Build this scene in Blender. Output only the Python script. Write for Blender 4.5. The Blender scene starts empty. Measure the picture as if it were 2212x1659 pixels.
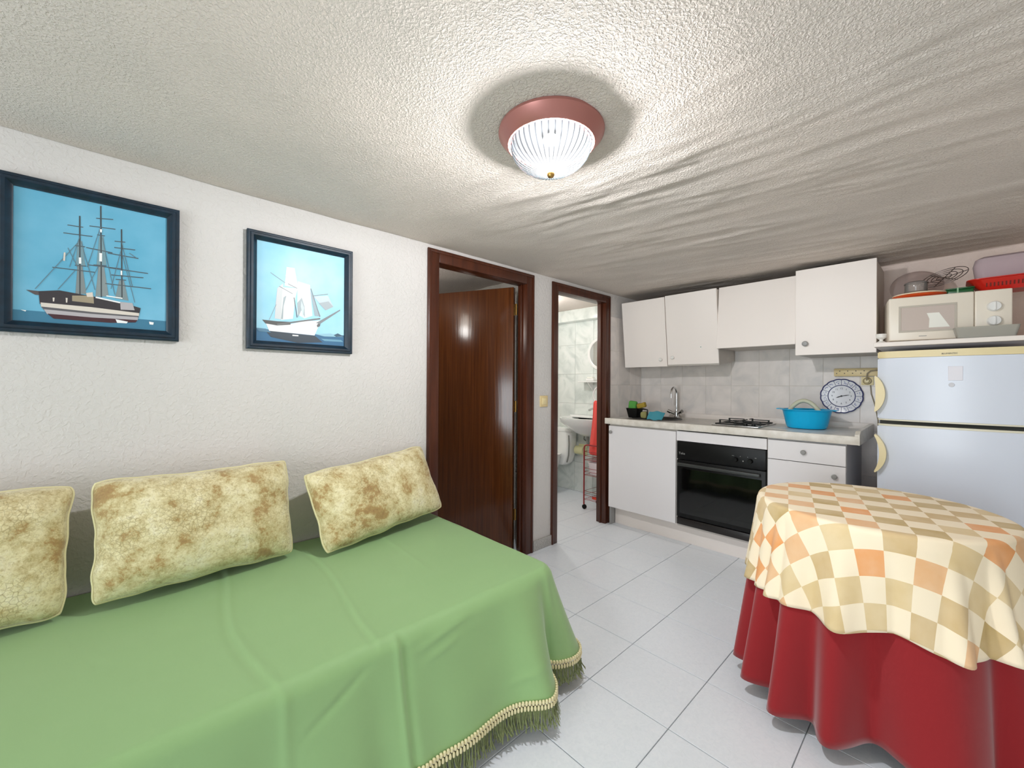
import bpy, bmesh, math, random
from mathutils import Vector, Matrix, noise
random.seed(7)
PI = math.pi
SC = bpy.context.scene
COL = SC.collection

# ------------------------------------------------------------------ camera
cam_d = bpy.data.cameras.new('camera')
cam_d.sensor_fit = 'HORIZONTAL'; cam_d.sensor_width = 36.0; cam_d.lens = 14.4615
cam_d.clip_start = 0.02; cam_d.clip_end = 50
cam = bpy.data.objects.new('camera', cam_d); COL.objects.link(cam)
_r = Vector((0.68381469, 0.72963208, 0.00587406)); _u = Vector((-0.00350498, -0.00476569, 0.9999825)); _f = Vector((-0.7296473, 0.68382331, 0.0007015))
m = Matrix.Identity(4)
for i in range(3):
    m[i][0] = _r[i]; m[i][1] = _u[i]; m[i][2] = -_f[i]
m[0][3], m[1][3], m[2][3] = 2.05, 0.0, 1.2
cam.matrix_world = m
SC.camera = cam

# ------------------------------------------------------------------ world, light, exposure
w = bpy.data.worlds.new('world'); SC.world = w; w.use_nodes = True
w.node_tree.nodes['Background'].inputs[0].default_value = (0.75, 0.85, 1.0, 1)
w.node_tree.nodes['Background'].inputs[1].default_value = 1.0
LAMP_W = 38.0          # living room ceiling lamp
BATH_W = 6.8          # bathroom ceiling lamp
BED_W = 2.5            # lamp of the room behind the brown door
# fill light added behind the camera, as if through an unseen glazed door
FILL_W = 46.0
_l = bpy.data.lights.new('fill_daylight', 'AREA'); _l.shape = 'RECTANGLE'; _l.size = 1.60; _l.size_y = 1.80; _l.energy = FILL_W; _l.color = (0.93, 0.97, 1.0)
_o = bpy.data.objects.new('fill_daylight', _l); COL.objects.link(_o); _o.location = (1.75, -3.23, 0.98); _o.rotation_euler = (math.radians(90), 0, 0)
SC.view_settings.view_transform = 'Standard'
SC.view_settings.look = 'None'
SC.view_settings.exposure = 0.88
SC.view_settings.gamma = 1.0
SC.view_settings.use_curve_mapping = False
try:
    SC.cycles.max_bounces = 10; SC.cycles.diffuse_bounces = 6; SC.cycles.glossy_bounces = 4
    SC.cycles.transparent_max_bounces = 12; SC.cycles.sample_clamp_indirect = 6.0
    SC.cycles.caustics_reflective = False; SC.cycles.caustics_refractive = False
except Exception:
    pass

# ------------------------------------------------------------------ materials
def lin(c):
    out = []
    for v in c[:3]:
        v /= 255.0
        out.append(v / 12.92 if v <= 0.04045 else ((v + 0.055) / 1.055) ** 2.4)
    return tuple(out) + (1.0,)

MATS = {}
def mat(name, rgb, rough=0.6, metal=0.0, spec=0.5, coat=0.0, bump=None, vary=None, trans=0.0, alpha=1.0, sheen=0.0):
    """plain principled; bump=(scale, strength, distance); vary=(scale, rgb2, amount)"""
    if name in MATS: return MATS[name]
    M = bpy.data.materials.new(name); M.use_nodes = True
    nt = M.node_tree; b = nt.nodes['Principled BSDF']
    b.inputs['Base Color'].default_value = lin(rgb)
    b.inputs['Roughness'].default_value = rough
    b.inputs['Metallic'].default_value = metal
    b.inputs['Specular IOR Level'].default_value = spec
    b.inputs['Coat Weight'].default_value = coat
    b.inputs['Transmission Weight'].default_value = trans
    b.inputs['Alpha'].default_value = alpha
    b.inputs['Sheen Weight'].default_value = sheen
    tc = None
    if bump or vary:
        tc = nt.nodes.new('ShaderNodeTexCoord')
    if vary:
        n = nt.nodes.new('ShaderNodeTexNoise'); n.inputs['Scale'].default_value = vary[0]; n.inputs['Detail'].default_value = 5
        nt.links.new(tc.outputs['Object'], n.inputs['Vector'])
        r = nt.nodes.new('ShaderNodeValToRGB'); r.color_ramp.elements[0].position = 0.5 - 0.5 * vary[2]; r.color_ramp.elements[1].position = 0.5 + 0.5 * vary[2]
        r.color_ramp.elements[0].color = lin(rgb); r.color_ramp.elements[1].color = lin(vary[1])
        nt.links.new(n.outputs['Fac'], r.inputs['Fac']); nt.links.new(r.outputs['Color'], b.inputs['Base Color'])
    if bump:
        n = nt.nodes.new('ShaderNodeTexNoise'); n.inputs['Scale'].default_value = bump[0]; n.inputs['Detail'].default_value = 3
        nt.links.new(tc.outputs['Object'], n.inputs['Vector'])
        bp = nt.nodes.new('ShaderNodeBump'); bp.inputs['Strength'].default_value = bump[1]; bp.inputs['Distance'].default_value = bump[2]
        nt.links.new(n.outputs['Fac'], bp.inputs['Height']); nt.links.new(bp.outputs['Normal'], b.inputs['Normal'])
    MATS[name] = M
    return M

def plaster_mat(name, rgb, rgb2, s1, d1, s2, d2):
    M = bpy.data.materials.new(name); M.use_nodes = True; nt = M.node_tree; b = nt.nodes['Principled BSDF']
    b.inputs['Roughness'].default_value = 0.85; b.inputs['Specular IOR Level'].default_value = 0.25
    tc = nt.nodes.new('ShaderNodeTexCoord')
    a = nt.nodes.new('ShaderNodeTexNoise'); a.inputs['Scale'].default_value = s1; a.inputs['Detail'].default_value = 2; a.inputs['Distortion'].default_value = 0.6
    c = nt.nodes.new('ShaderNodeTexNoise'); c.inputs['Scale'].default_value = s2; c.inputs['Detail'].default_value = 3
    v = nt.nodes.new('ShaderNodeTexNoise'); v.inputs['Scale'].default_value = 1.7; v.inputs['Detail'].default_value = 3
    for n in (a, c, v): nt.links.new(tc.outputs['Object'], n.inputs['Vector'])
    r = nt.nodes.new('ShaderNodeValToRGB'); r.color_ramp.elements[0].position = 0.35; r.color_ramp.elements[1].position = 0.65
    r.color_ramp.elements[0].color = lin(rgb); r.color_ramp.elements[1].color = lin(rgb2)
    nt.links.new(v.outputs['Fac'], r.inputs['Fac']); nt.links.new(r.outputs['Color'], b.inputs['Base Color'])
    sh = nt.nodes.new('ShaderNodeMapRange'); sh.inputs['From Min'].default_value = 0.42; sh.inputs['From Max'].default_value = 0.66
    nt.links.new(a.outputs['Fac'], sh.inputs['Value'])
    b1 = nt.nodes.new('ShaderNodeBump'); b1.inputs['Strength'].default_value = 1.0; b1.inputs['Distance'].default_value = d1
    b2 = nt.nodes.new('ShaderNodeBump'); b2.inputs['Strength'].default_value = 1.0; b2.inputs['Distance'].default_value = d2
    nt.links.new(sh.outputs['Result'], b1.inputs['Height']); nt.links.new(c.outputs['Fac'], b2.inputs['Height'])
    nt.links.new(b1.outputs['Normal'], b2.inputs['Normal']); nt.links.new(b2.outputs['Normal'], b.inputs['Normal'])
    MATS[name] = M
    return M

def marble_mat(name, rgb, rgb2, rgb3, scale, rough):
    M = bpy.data.materials.new(name); M.use_nodes = True; nt = M.node_tree; b = nt.nodes['Principled BSDF']
    b.inputs['Roughness'].default_value = rough
    tc = nt.nodes.new('ShaderNodeTexCoord'); oi = nt.nodes.new('ShaderNodeObjectInfo')
    mu = nt.nodes.new('ShaderNodeVectorMath'); mu.operation = 'SCALE'; mu.inputs[0].default_value = (17.0, 9.0, 5.0)
    nt.links.new(oi.outputs['Random'], mu.inputs['Scale'])
    ad = nt.nodes.new('ShaderNodeVectorMath'); ad.operation = 'ADD'
    nt.links.new(tc.outputs['Object'], ad.inputs[0]); nt.links.new(mu.outputs[0], ad.inputs[1])
    n = nt.nodes.new('ShaderNodeTexNoise'); n.inputs['Scale'].default_value = scale; n.inputs['Detail'].default_value = 6; n.inputs['Distortion'].default_value = 1.4
    nt.links.new(ad.outputs[0], n.inputs['Vector'])
    r = nt.nodes.new('ShaderNodeValToRGB'); e = r.color_ramp.elements
    e[0].position = 0.3; e[0].color = lin(rgb2); e[1].position = 0.72; e[1].color = lin(rgb3)
    k = e.new(0.5); k.color = lin(rgb)
    nt.links.new(n.outputs['Fac'], r.inputs['Fac']); nt.links.new(r.outputs['Color'], b.inputs['Base Color'])
    MATS[name] = M
    return M

def wood_mat(name, rgb, rgb2, rough, axis=(14, 14, 0.8)):
    M = bpy.data.materials.new(name); M.use_nodes = True; nt = M.node_tree; b = nt.nodes['Principled BSDF']
    b.inputs['Roughness'].default_value = rough
    tc = nt.nodes.new('ShaderNodeTexCoord'); mp = nt.nodes.new('ShaderNodeMapping'); mp.inputs['Scale'].default_value = axis
    n = nt.nodes.new('ShaderNodeTexNoise'); n.inputs['Scale'].default_value = 3.0; n.inputs['Detail'].default_value = 8; n.inputs['Distortion'].default_value = 0.5
    nt.links.new(tc.outputs['Object'], mp.inputs['Vector']); nt.links.new(mp.outputs['Vector'], n.inputs['Vector'])
    r = nt.nodes.new('ShaderNodeValToRGB'); e = r.color_ramp.elements
    e[0].position = 0.3; e[0].color = lin(rgb2); e[1].position = 0.7; e[1].color = lin(rgb)
    nt.links.new(n.outputs['Fac'], r.inputs['Fac']); nt.links.new(r.outputs['Color'], b.inputs['Base Color'])
    bp = nt.nodes.new('ShaderNodeBump'); bp.inputs['Strength'].default_value = 0.35; bp.inputs['Distance'].default_value = 0.0012
    nt.links.new(n.outputs['Fac'], bp.inputs['Height']); nt.links.new(bp.outputs['Normal'], b.inputs['Normal'])
    MATS[name] = M
    return M

def clear_mat(name, rgb, fac, rough=0.08, gloss=0.12):
    """thin clear plastic or glass: see-through with a tint, plus a gloss and a little haze"""
    M = bpy.data.materials.new(name); M.use_nodes = True; nt = M.node_tree
    nt.nodes.remove(nt.nodes['Principled BSDF'])
    out = nt.nodes['Material Output']
    t = nt.nodes.new('ShaderNodeBsdfTransparent'); t.inputs['Color'].default_value = lin(rgb)
    d = nt.nodes.new('ShaderNodeBsdfDiffuse'); d.inputs['Color'].default_value = lin(rgb)
    g = nt.nodes.new('ShaderNodeBsdfGlossy'); g.inputs['Roughness'].default_value = rough
    m1 = nt.nodes.new('ShaderNodeMixShader'); m1.inputs[0].default_value = fac
    m2 = nt.nodes.new('ShaderNodeMixShader')
    lw = nt.nodes.new('ShaderNodeLayerWeight'); lw.inputs['Blend'].default_value = gloss
    if name == 'lamp_glass':     # thicker towards the edges of each rib
        fw2 = nt.nodes.new('ShaderNodeLayerWeight'); fw2.inputs['Blend'].default_value = 0.5
        cr = nt.nodes.new('ShaderNodeValToRGB'); cr.color_ramp.elements[0].position = 0.25; cr.color_ramp.elements[0].color = (1, 1, 1, 1); cr.color_ramp.elements[1].position = 0.85; cr.color_ramp.elements[1].color = (0.16, 0.21, 0.23, 1)
        nt.links.new(fw2.outputs['Facing'], cr.inputs['Fac'])
        tc = nt.nodes.new('ShaderNodeTexCoord'); gr = nt.nodes.new('ShaderNodeTexGradient'); gr.gradient_type = 'RADIAL'; nt.links.new(tc.outputs['Object'], gr.inputs['Vector'])
        mm = nt.nodes.new('ShaderNodeMath'); mm.operation = 'MULTIPLY'; mm.inputs[1].default_value = 40 * 2 * PI; nt.links.new(gr.outputs['Fac'], mm.inputs[0])
        sn = nt.nodes.new('ShaderNodeMath'); sn.operation = 'SINE'; nt.links.new(mm.outputs[0], sn.inputs[0])
        rr = nt.nodes.new('ShaderNodeMapRange'); rr.inputs['From Min'].default_value = 0.1; rr.inputs['From Max'].default_value = 1.0; rr.inputs['To Min'].default_value = 1.0; rr.inputs['To Max'].default_value = 0.18; nt.links.new(sn.outputs[0], rr.inputs['Value'])
        vm = nt.nodes.new('ShaderNodeVectorMath'); vm.operation = 'SCALE'; nt.links.new(cr.outputs['Color'], vm.inputs[0]); nt.links.new(rr.outputs['Result'], vm.inputs['Scale'])
        nt.links.new(vm.outputs[0], t.inputs['Color'])
        d = nt.nodes.new('ShaderNodeBsdfTranslucent'); nt.links.new(vm.outputs[0], d.inputs['Color'])
    nt.links.new(t.outputs[0], m1.inputs[1]); nt.links.new(d.outputs[0], m1.inputs[2])
    nt.links.new(lw.outputs['Fresnel'], m2.inputs[0]); nt.links.new(m1.outputs[0], m2.inputs[1]); nt.links.new(g.outputs[0], m2.inputs[2])
    nt.links.new(m2.outputs[0], out.inputs['Surface'])
    MATS[name] = M
    return M

def emit_mat(name, rgb, strength):
    M = bpy.data.materials.new(name); M.use_nodes = True; nt = M.node_tree; b = nt.nodes['Principled BSDF']
    b.inputs['Base Color'].default_value = lin(rgb)
    b.inputs['Emission Color'].default_value = lin(rgb); b.inputs['Emission Strength'].default_value = strength
    MATS[name] = M
    return M

plaster_mat('wall_plaster', (210, 206, 203), (205, 202, 199), 60, 0.0011, 190, 0.0006)
plaster_mat('ceiling_plaster', (224, 213, 204), (215, 206, 198), 140, 0.0017, 300, 0.0007)
plaster_mat('room_plaster', (218, 215, 208), (212, 208, 202), 60, 0.002, 190, 0.0008)
plaster_mat('pink_plaster', (246, 228, 217), (240, 222, 212), 40, 0.001, 190, 0.0006)
marble_mat('floor_tile', (234, 240, 247), (230, 236, 243), (238, 243, 249), 60, 0.32)
mat('floor_grout', (150, 155, 158), 0.9)
marble_mat('kitchen_tile', (228, 221, 216), (214, 209, 206), (238, 230, 225), 5, 0.28)
mat('tile_grout', (222, 216, 208), 0.9)
marble_mat('bath_tile', (222, 228, 224), (200, 208, 204), (234, 237, 234), 5, 0.25)
mat('bath_grout', (228, 230, 228), 0.9)
wood_mat('dark_wood', (82, 40, 22), (58, 26, 14), 0.3)
wood_mat('door_wood', (94, 51, 22), (70, 35, 14), 0.18, (26, 26, 0.8))
mat('granite', (196, 194, 190), 0.5, vary=(220, (150, 148, 144), 0.3))
mat('brass', (190, 150, 84), 0.25, 0.9)
mat('white_laminate', (242, 234, 228), 0.42)
mat('grey_laminate', (234, 231, 232), 0.38)
mat('carcass', (205, 198, 190), 0.6)
mat('grey_plastic', (150, 150, 148), 0.4)
mat('white_plastic', (236, 234, 228), 0.35)
mat('white_gloss', (238, 238, 236), 0.18, coat=0.3)
mat('ceramic', (238, 240, 238), 0.12, coat=0.4)
mat('cream_plastic', (232, 216, 168), 0.35)
mat('pale_strip', (226, 222, 200), 0.35)
mat('ivory_plastic', (226, 204, 152), 0.4)
mat('fridge_white', (220, 227, 240), 0.27)
mat('dark_rubber', (40, 42, 40), 0.7)
mat('black_plastic', (12, 12, 12), 0.4, spec=0.25)
mat('black_glass', (6, 7, 7), 0.07, coat=0.3)
mat('black_iron', (18, 18, 18), 0.5)
mat('steel', (200, 200, 198), 0.25, 1.0)
mat('chrome', (215, 215, 215), 0.08, 1.0)
mat('wire', (120, 110, 108), 0.3, 0.9)
marble_mat('worktop', (208, 205, 198), (190, 188, 182), (218, 214, 206), 9, 0.3)
mat('worktop_edge', (230, 225, 216), 0.35, vary=(22, (210, 204, 192), 0.35))
mat('blue_plastic', (0, 182, 236), 0.3)
mat('cloth_teal', (60, 135, 150), 0.9)
mat('sponge_green', (86, 160, 70), 0.9, bump=(60, 0.6, 0.004))
mat('sponge_yellow', (165, 140, 50), 0.9, bump=(60, 0.6, 0.004))
mat('hose', (205, 205, 180), 0.5)
mat('red_plastic', (200, 34, 22), 0.3)
mat('orange_plastic', (226, 92, 40), 0.35)
mat('green_plastic', (20, 92, 44), 0.3)
mat('copper', (176, 116, 108), 0.38, 0.35)
mat('frame_blue', (16, 44, 62), 0.38, vary=(30, (8, 26, 40), 0.5))
mat('frame_back', (60, 54, 44), 0.8)
mat('red_fabric', (146, 20, 27), 0.95, sheen=0.3, bump=(900, 0.25, 0.0006))
mat('gold_thread', (232, 222, 178), 0.6)
mat('fringe_green', (134, 142, 96), 0.8, vary=(90, (100, 110, 68), 0.5))
mat('mattress', (210, 205, 196), 0.9)
mat('coral_towel', (236, 92, 84), 0.95, bump=(300, 0.6, 0.003))
mat('cart_red', (150, 40, 40), 0.4)
mat('pale_yellow', (232, 230, 180), 0.5)
mat('mirror', (235, 238, 238), 0.02, 1.0)
mat('paper', (246, 246, 238), 0.8)
mat('numeral', (52, 52, 66), 0.6)
mat('clock_blue', (66, 72, 120), 0.35)
mat('clock_face', (228, 228, 232), 0.25)
mat('pipe_grey', (140, 142, 136), 0.4)
mat('cable', (150, 138, 116), 0.5)
mat('cable_dark', (70, 66, 62), 0.5)
clear_mat('clear_plastic', (236, 230, 226), 0.22, 0.08, 0.3)
clear_mat('smoky_plastic', (214, 200, 196), 0.42, 0.2)
clear_mat('mauve_plastic', (220, 202, 208), 0.6, 0.25)
clear_mat('frosted_plastic', (208, 206, 198), 0.55, 0.25)
clear_mat('lamp_glass', (250, 253, 255), 0.012, 0.12, 0.12)
clear_mat('clear_pane', (250, 252, 252), 0.01, 0.03, 0.1)
emit_mat('bulb', (245, 250, 255), 14.0)
emit_mat('globe', (255, 248, 236), 6.0)
emit_mat('bath_globe', (255, 252, 246), 14.0)

# fabrics with patterns -------------------------------------------------------
def tablecloth_mat():
    M = bpy.data.materials.new('check_cloth'); M.use_nodes = True; nt = M.node_tree; b = nt.nodes['Principled BSDF']
    b.inputs['Roughness'].default_value = 0.8; b.inputs['Sheen Weight'].default_value = 0.1
    uv = nt.nodes.new('ShaderNodeUVMap'); uv.uv_map = 'UVMap'
    mp = nt.nodes.new('ShaderNodeMapping'); mp.inputs['Rotation'].default_value = (0, 0, math.radians(-13)); mp.inputs['Scale'].default_value = (1 / 0.081,) * 3
    mp.inputs['Location'].default_value = (50.3, 50.25, 0.5)
    nt.links.new(uv.outputs['UV'], mp.inputs['Vector'])
    ck = nt.nodes.new('ShaderNodeTexChecker'); ck.inputs['Scale'].default_value = 1.0; ck.inputs['Color1'].default_value = (0, 0, 0, 1); ck.inputs['Color2'].default_value = (1, 1, 1, 1)
    nt.links.new(mp.outputs['Vector'], ck.inputs['Vector'])
    fl = nt.nodes.new('ShaderNodeVectorMath'); fl.operation = 'FLOOR'; nt.links.new(mp.outputs['Vector'], fl.inputs[0])
    wn = nt.nodes.new('ShaderNodeTexWhiteNoise'); wn.noise_dimensions = '2D'; nt.links.new(fl.outputs[0], wn.inputs['Vector'])
    r = nt.nodes.new('ShaderNodeValToRGB'); r.color_ramp.interpolation = 'CONSTANT'; e = r.color_ramp.elements
    e[0].position = 0.0; e[0].color = lin((222, 196, 146)); e[1].position = 0.28; e[1].color = lin((196, 168, 112))
    for p, c in ((0.5, (236, 158, 88)), (0.70, (232, 182, 132)), (0.88, (208, 178, 126))):
        k = e.new(p); k.color = lin(c)
    nt.links.new(wn.outputs['Value'], r.inputs['Fac'])
    nz = nt.nodes.new('ShaderNodeTexNoise'); nz.inputs['Scale'].default_value = 0.9; nz.inputs['Detail'].default_value = 4
    nt.links.new(mp.outputs['Vector'], nz.inputs['Vector'])
    cr = nt.nodes.new('ShaderNodeValToRGB'); cr.color_ramp.elements[0].color = lin((250, 232, 200)); cr.color_ramp.elements[1].color = lin((252, 238, 212))
    nt.links.new(nz.outputs['Fac'], cr.inputs['Fac'])
    mx = nt.nodes.new('ShaderNodeMix'); mx.data_type = 'RGBA'
    nt.links.new(ck.outputs['Fac'], mx.inputs['Factor']); nt.links.new(cr.outputs['Color'], mx.inputs['A']); nt.links.new(r.outputs['Color'], mx.inputs['B'])
    m2 = nt.nodes.new('ShaderNodeMix'); m2.data_type = 'RGBA'; m2.inputs['B'].default_value = lin((250, 234, 204))
    mr = nt.nodes.new('ShaderNodeMapRange'); mr.inputs['From Min'].default_value = 0.3; mr.inputs['From Max'].default_value = 0.7; mr.inputs['To Max'].default_value = 0.3
    nt.links.new(nz.outputs['Fac'], mr.inputs['Value']); nt.links.new(mr.outputs['Result'], m2.inputs['Factor']); nt.links.new(mx.outputs['Result'], m2.inputs['A'])
    nt.links.new(m2.outputs['Result'], b.inputs['Base Color'])
    MATS['check_cloth'] = M
tablecloth_mat()

def cushion_mat():
    M = bpy.data.materials.new('cushion_velvet'); M.use_nodes = True; nt = M.node_tree; b = nt.nodes['Principled BSDF']
    b.inputs['Roughness'].default_value = 0.7; b.inputs['Sheen Weight'].default_value = 0.35
    tc = nt.nodes.new('ShaderNodeTexCoord'); oi = nt.nodes.new('ShaderNodeObjectInfo')
    mu = nt.nodes.new('ShaderNodeVectorMath'); mu.operation = 'SCALE'; mu.inputs[0].default_value = (7.0, 3.0, 5.0)
    nt.links.new(oi.outputs['Random'], mu.inputs['Scale'])
    ad = nt.nodes.new('ShaderNodeVectorMath'); ad.operation = 'ADD'; nt.links.new(tc.outputs['Object'], ad.inputs[0]); nt.links.new(mu.outputs[0], ad.inputs[1])
    def N(scale, detail, dist=0.0):
        n = nt.nodes.new('ShaderNodeTexNoise'); n.inputs['Scale'].default_value = scale; n.inputs['Detail'].default_value = detail; n.inputs['Distortion'].default_value = dist
        nt.links.new(ad.outputs[0], n.inputs['Vector']); return n
    a = N(7.5, 12, 0.15); a.inputs['Roughness'].default_value = 0.78
    r = nt.nodes.new('ShaderNodeValToRGB'); e = r.color_ramp.elements
    e[0].position = 0.33; e[0].color = lin((150, 116, 70)); e[1].position = 0.68; e[1].color = lin((240, 234, 208))
    for p, c in ((0.42, (172, 142, 88)), (0.45, (194, 178, 128)), (0.54, (224, 214, 170))):
        k = e.new(p); k.color = lin(c)
    nt.links.new(a.outputs['Fac'], r.inputs['Fac'])
    v = nt.nodes.new('ShaderNodeTexVoronoi'); v.inputs['Scale'].default_value = 75; v.feature = 'DISTANCE_TO_EDGE'; nt.links.new(ad.outputs[0], v.inputs['Vector'])
    vr = nt.nodes.new('ShaderNodeMapRange'); vr.inputs['From Min'].default_value = 0.0; vr.inputs['From Max'].default_value = 0.09; vr.inputs['To Min'].default_value = 1.0; vr.inputs['To Max'].default_value = 0.0
    nt.links.new(v.outputs['Distance'], vr.inputs['Value'])
    msk = N(6.0, 3); mr = nt.nodes.new('ShaderNodeMapRange'); mr.inputs['From Min'].default_value = 0.48; mr.inputs['From Max'].default_value = 0.66; mr.inputs['To Max'].default_value = 0.55
    nt.links.new(msk.outputs['Fac'], mr.inputs['Value'])
    ml = nt.nodes.new('ShaderNodeMath'); ml.operation = 'MULTIPLY'; nt.links.new(vr.outputs['Result'], ml.inputs[0]); nt.links.new(mr.outputs['Result'], ml.inputs[1])
    sp_ = N(95, 4, 0.8); sp_.inputs['Roughness'].default_value = 0.7
    sm_ = nt.nodes.new('ShaderNodeMapRange'); sm_.inputs['From Min'].default_value = 0.50; sm_.inputs['From Max'].default_value = 0.68; sm_.inputs['To Max'].default_value = 0.6
    nt.links.new(sp_.outputs['Fac'], sm_.inputs['Value'])
    ms_ = nt.nodes.new('ShaderNodeMix'); ms_.data_type = 'RGBA'; ms_.inputs['B'].default_value = lin((158, 138, 84))
    nt.links.new(sm_.outputs['Result'], ms_.inputs['Factor']); nt.links.new(r.outputs['Color'], ms_.inputs['A'])
    mx = nt.nodes.new('ShaderNodeMix'); mx.data_type = 'RGBA'; mx.inputs['B'].default_value = lin((128, 108, 60))
    nt.links.new(ml.outputs[0], mx.inputs['Factor']); nt.links.new(ms_.outputs['Result'], mx.inputs['A'])
    nt.links.new(mx.outputs['Result'], b.inputs['Base Color'])
    f = N(160, 3); bp = nt.nodes.new('ShaderNodeBump'); bp.inputs['Strength'].default_value = 0.5; bp.inputs['Distance'].default_value = 0.003
    nt.links.new(f.outputs['Fac'], bp.inputs['Height']); nt.links.new(bp.outputs['Normal'], b.inputs['Normal'])
    MATS['cushion_velvet'] = M
cushion_mat()
mat('cushion_piping', (222, 214, 170), 0.8)
mat('green_fabric', (142, 180, 120), 0.62, sheen=0.25, bump=(1400, 0.2, 0.0005))

# ------------------------------------------------------------------ mesh helpers
def box(bm, x0, x1, y0, y1, z0, z1, bev=0.0, seg=2, mi=0):
    r = bmesh.ops.create_cube(bm, size=1.0)
    vs = r['verts']
    for v in vs:
        v.co = Vector(((x0 + x1) / 2 + v.co.x * (x1 - x0), (y0 + y1) / 2 + v.co.y * (y1 - y0), (z0 + z1) / 2 + v.co.z * (z1 - z0)))
    fs = {f for v in vs for f in v.link_faces}
    for f in fs: f.material_index = mi
    if bev > 0:
        es = list({e for v in vs for e in v.link_edges})
        rr = bmesh.ops.bevel(bm, geom=es, offset=bev, segments=seg, affect='EDGES', profile=0.5)
        for f in rr['faces']: f.material_index = mi
    return bm

def boxm(*a, **k):
    bm = bmesh.new(); box(bm, *a, **k); return bm

def lathe(bm, prof, n=32, c=(0, 0, 0), axis='z', mod=None, mi=0, cap0=False, cap1=False):
    rings = []
    for j, (r, h) in enumerate(prof):
        ring = []
        for i in range(n):
            t = 2 * PI * i / n
            rr = r * (mod(t, j) if mod else 1.0)
            a, b_ = rr * math.cos(t), rr * math.sin(t)
            p = (a, b_, h) if axis == 'z' else ((a, h, b_) if axis == 'y' else (h, a, b_))
            ring.append(bm.verts.new((c[0] + p[0], c[1] + p[1], c[2] + p[2])))
        rings.append(ring)
    for j in range(len(rings) - 1):
        for i in range(n):
            f = bm.faces.new((rings[j][i], rings[j][(i + 1) % n], rings[j + 1][(i + 1) % n], rings[j + 1][i])); f.material_index = mi
    if cap0: bm.faces.new(rings[0]).material_index = mi
    if cap1: bm.faces.new(rings[-1]).material_index = mi
    return bm

def tube(bm, pts, rad, seg=8, closed=False, mi=0):
    pts = [Vector(p) for p in pts]; n = len(pts); rings = []
    up = None
    for i, p in enumerate(pts):
        if closed: d = pts[(i + 1) % n] - pts[i - 1]
        else: d = (pts[min(i + 1, n - 1)] - pts[max(i - 1, 0)])
        d.normalize()
        if up is None:
            up = d.cross(Vector((0, 0, 1)))
            if up.length < 1e-3: up = d.cross(Vector((1, 0, 0)))
        up = (up - d * up.dot(d)); up.normalize()
        s = d.cross(up)
        rr = rad(i / (n - 1)) if callable(rad) else rad
        rings.append([bm.verts.new(p + (up * math.cos(2 * PI * k / seg) + s * math.sin(2 * PI * k / seg)) * rr) for k in range(seg)])
    m_ = n if closed else n - 1
    for i in range(m_):
        a, b_ = rings[i], rings[(i + 1) % n]
        for k in range(seg):
            f = bm.faces.new((a[k], a[(k + 1) % seg], b_[(k + 1) % seg], b_[k])); f.material_index = mi
    if not closed:
        bm.faces.new(rings[0]).material_index = mi; bm.faces.new(rings[-1]).material_index = mi
    return bm

def extrude_poly(bm, pts, vec, mi=0):
    a = [bm.verts.new(Vector(p)) for p in pts]; b_ = [bm.verts.new(Vector(p) + Vector(vec)) for p in pts]
    n = len(pts)
    fs = [bm.faces.new(a), bm.faces.new(b_)]
    for i in range(n): fs.append(bm.faces.new((a[i], a[(i + 1) % n], b_[(i + 1) % n], b_[i])))
    for f in fs: f.material_index = mi
    return bm

def grid(bm, nu, nv, fn, mi=0, closed_u=False):
    vs = [[bm.verts.new(fn(i, j)) for j in range(nv)] for i in range(nu)]
    for i in range(nu if closed_u else nu - 1):
        for j in range(nv - 1):
            f = bm.faces.new((vs[i][j], vs[(i + 1) % nu][j], vs[(i + 1) % nu][j + 1], vs[i][j + 1])); f.material_index = mi
    return vs

def arc(c, r, a0, a1, n, plane='xz'):
    out = []
    for i in range(n + 1):
        t = a0 + (a1 - a0) * i / n; a, b_ = r * math.cos(t), r * math.sin(t)
        out.append((c[0] + a, c[1], c[2] + b_) if plane == 'xz' else ((c[0] + a, c[1] + b_, c[2]) if plane == 'xy' else (c[0], c[1] + a, c[2] + b_)))
    return out

ORG = {}
def obj(name, bm, m_, parent=None, smooth=35, fix=True):
    """links a bmesh as ONE mesh object; world-space meshes are shifted to the parent's origin"""
    if fix: bmesh.ops.recalc_face_normals(bm, faces=bm.faces[:])
    me = bpy.data.meshes.new(name); bm.to_mesh(me); bm.free()
    ms = m_ if isinstance(m_, (list, tuple)) else [m_]
    for k in ms: me.materials.append(MATS[k] if isinstance(k, str) else k)
    if smooth:
        me.polygons.foreach_set('use_smooth', [True] * len(me.polygons))
        me.set_sharp_from_angle(angle=math.radians(smooth))
    o = bpy.data.objects.new(name, me); COL.objects.link(o)
    org = Vector((0, 0, 0))
    if parent is not None:
        org = ORG.get(parent.name, Vector((0, 0, 0)))
        if org.length > 0: me.transform(Matrix.Translation(-org))
        o.parent = parent
    ORG[o.name] = org
    return o

def thing(name, label, cat, loc=(0, 0, 0), group=None, local=False):
    o = bpy.data.objects.new(name, None); COL.objects.link(o)
    o.empty_display_size = 0.05
    if not local: o.location = loc
    ORG[o.name] = Vector((0, 0, 0)) if local else Vector(loc)
    o['label'] = label; o['category'] = cat
    if group: o['group'] = group
    return o

def tag(o, label, cat, group=None):
    o['label'] = label; o['category'] = cat
    if group: o['group'] = group
    return o

def struct(name, bm, m_, label=None, smooth=35, parent=None):
    o = obj(name, bm, m_, parent, smooth)
    if parent is None: o['kind'] = 'structure'
    if label: o['label'] = label
    return o

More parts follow.
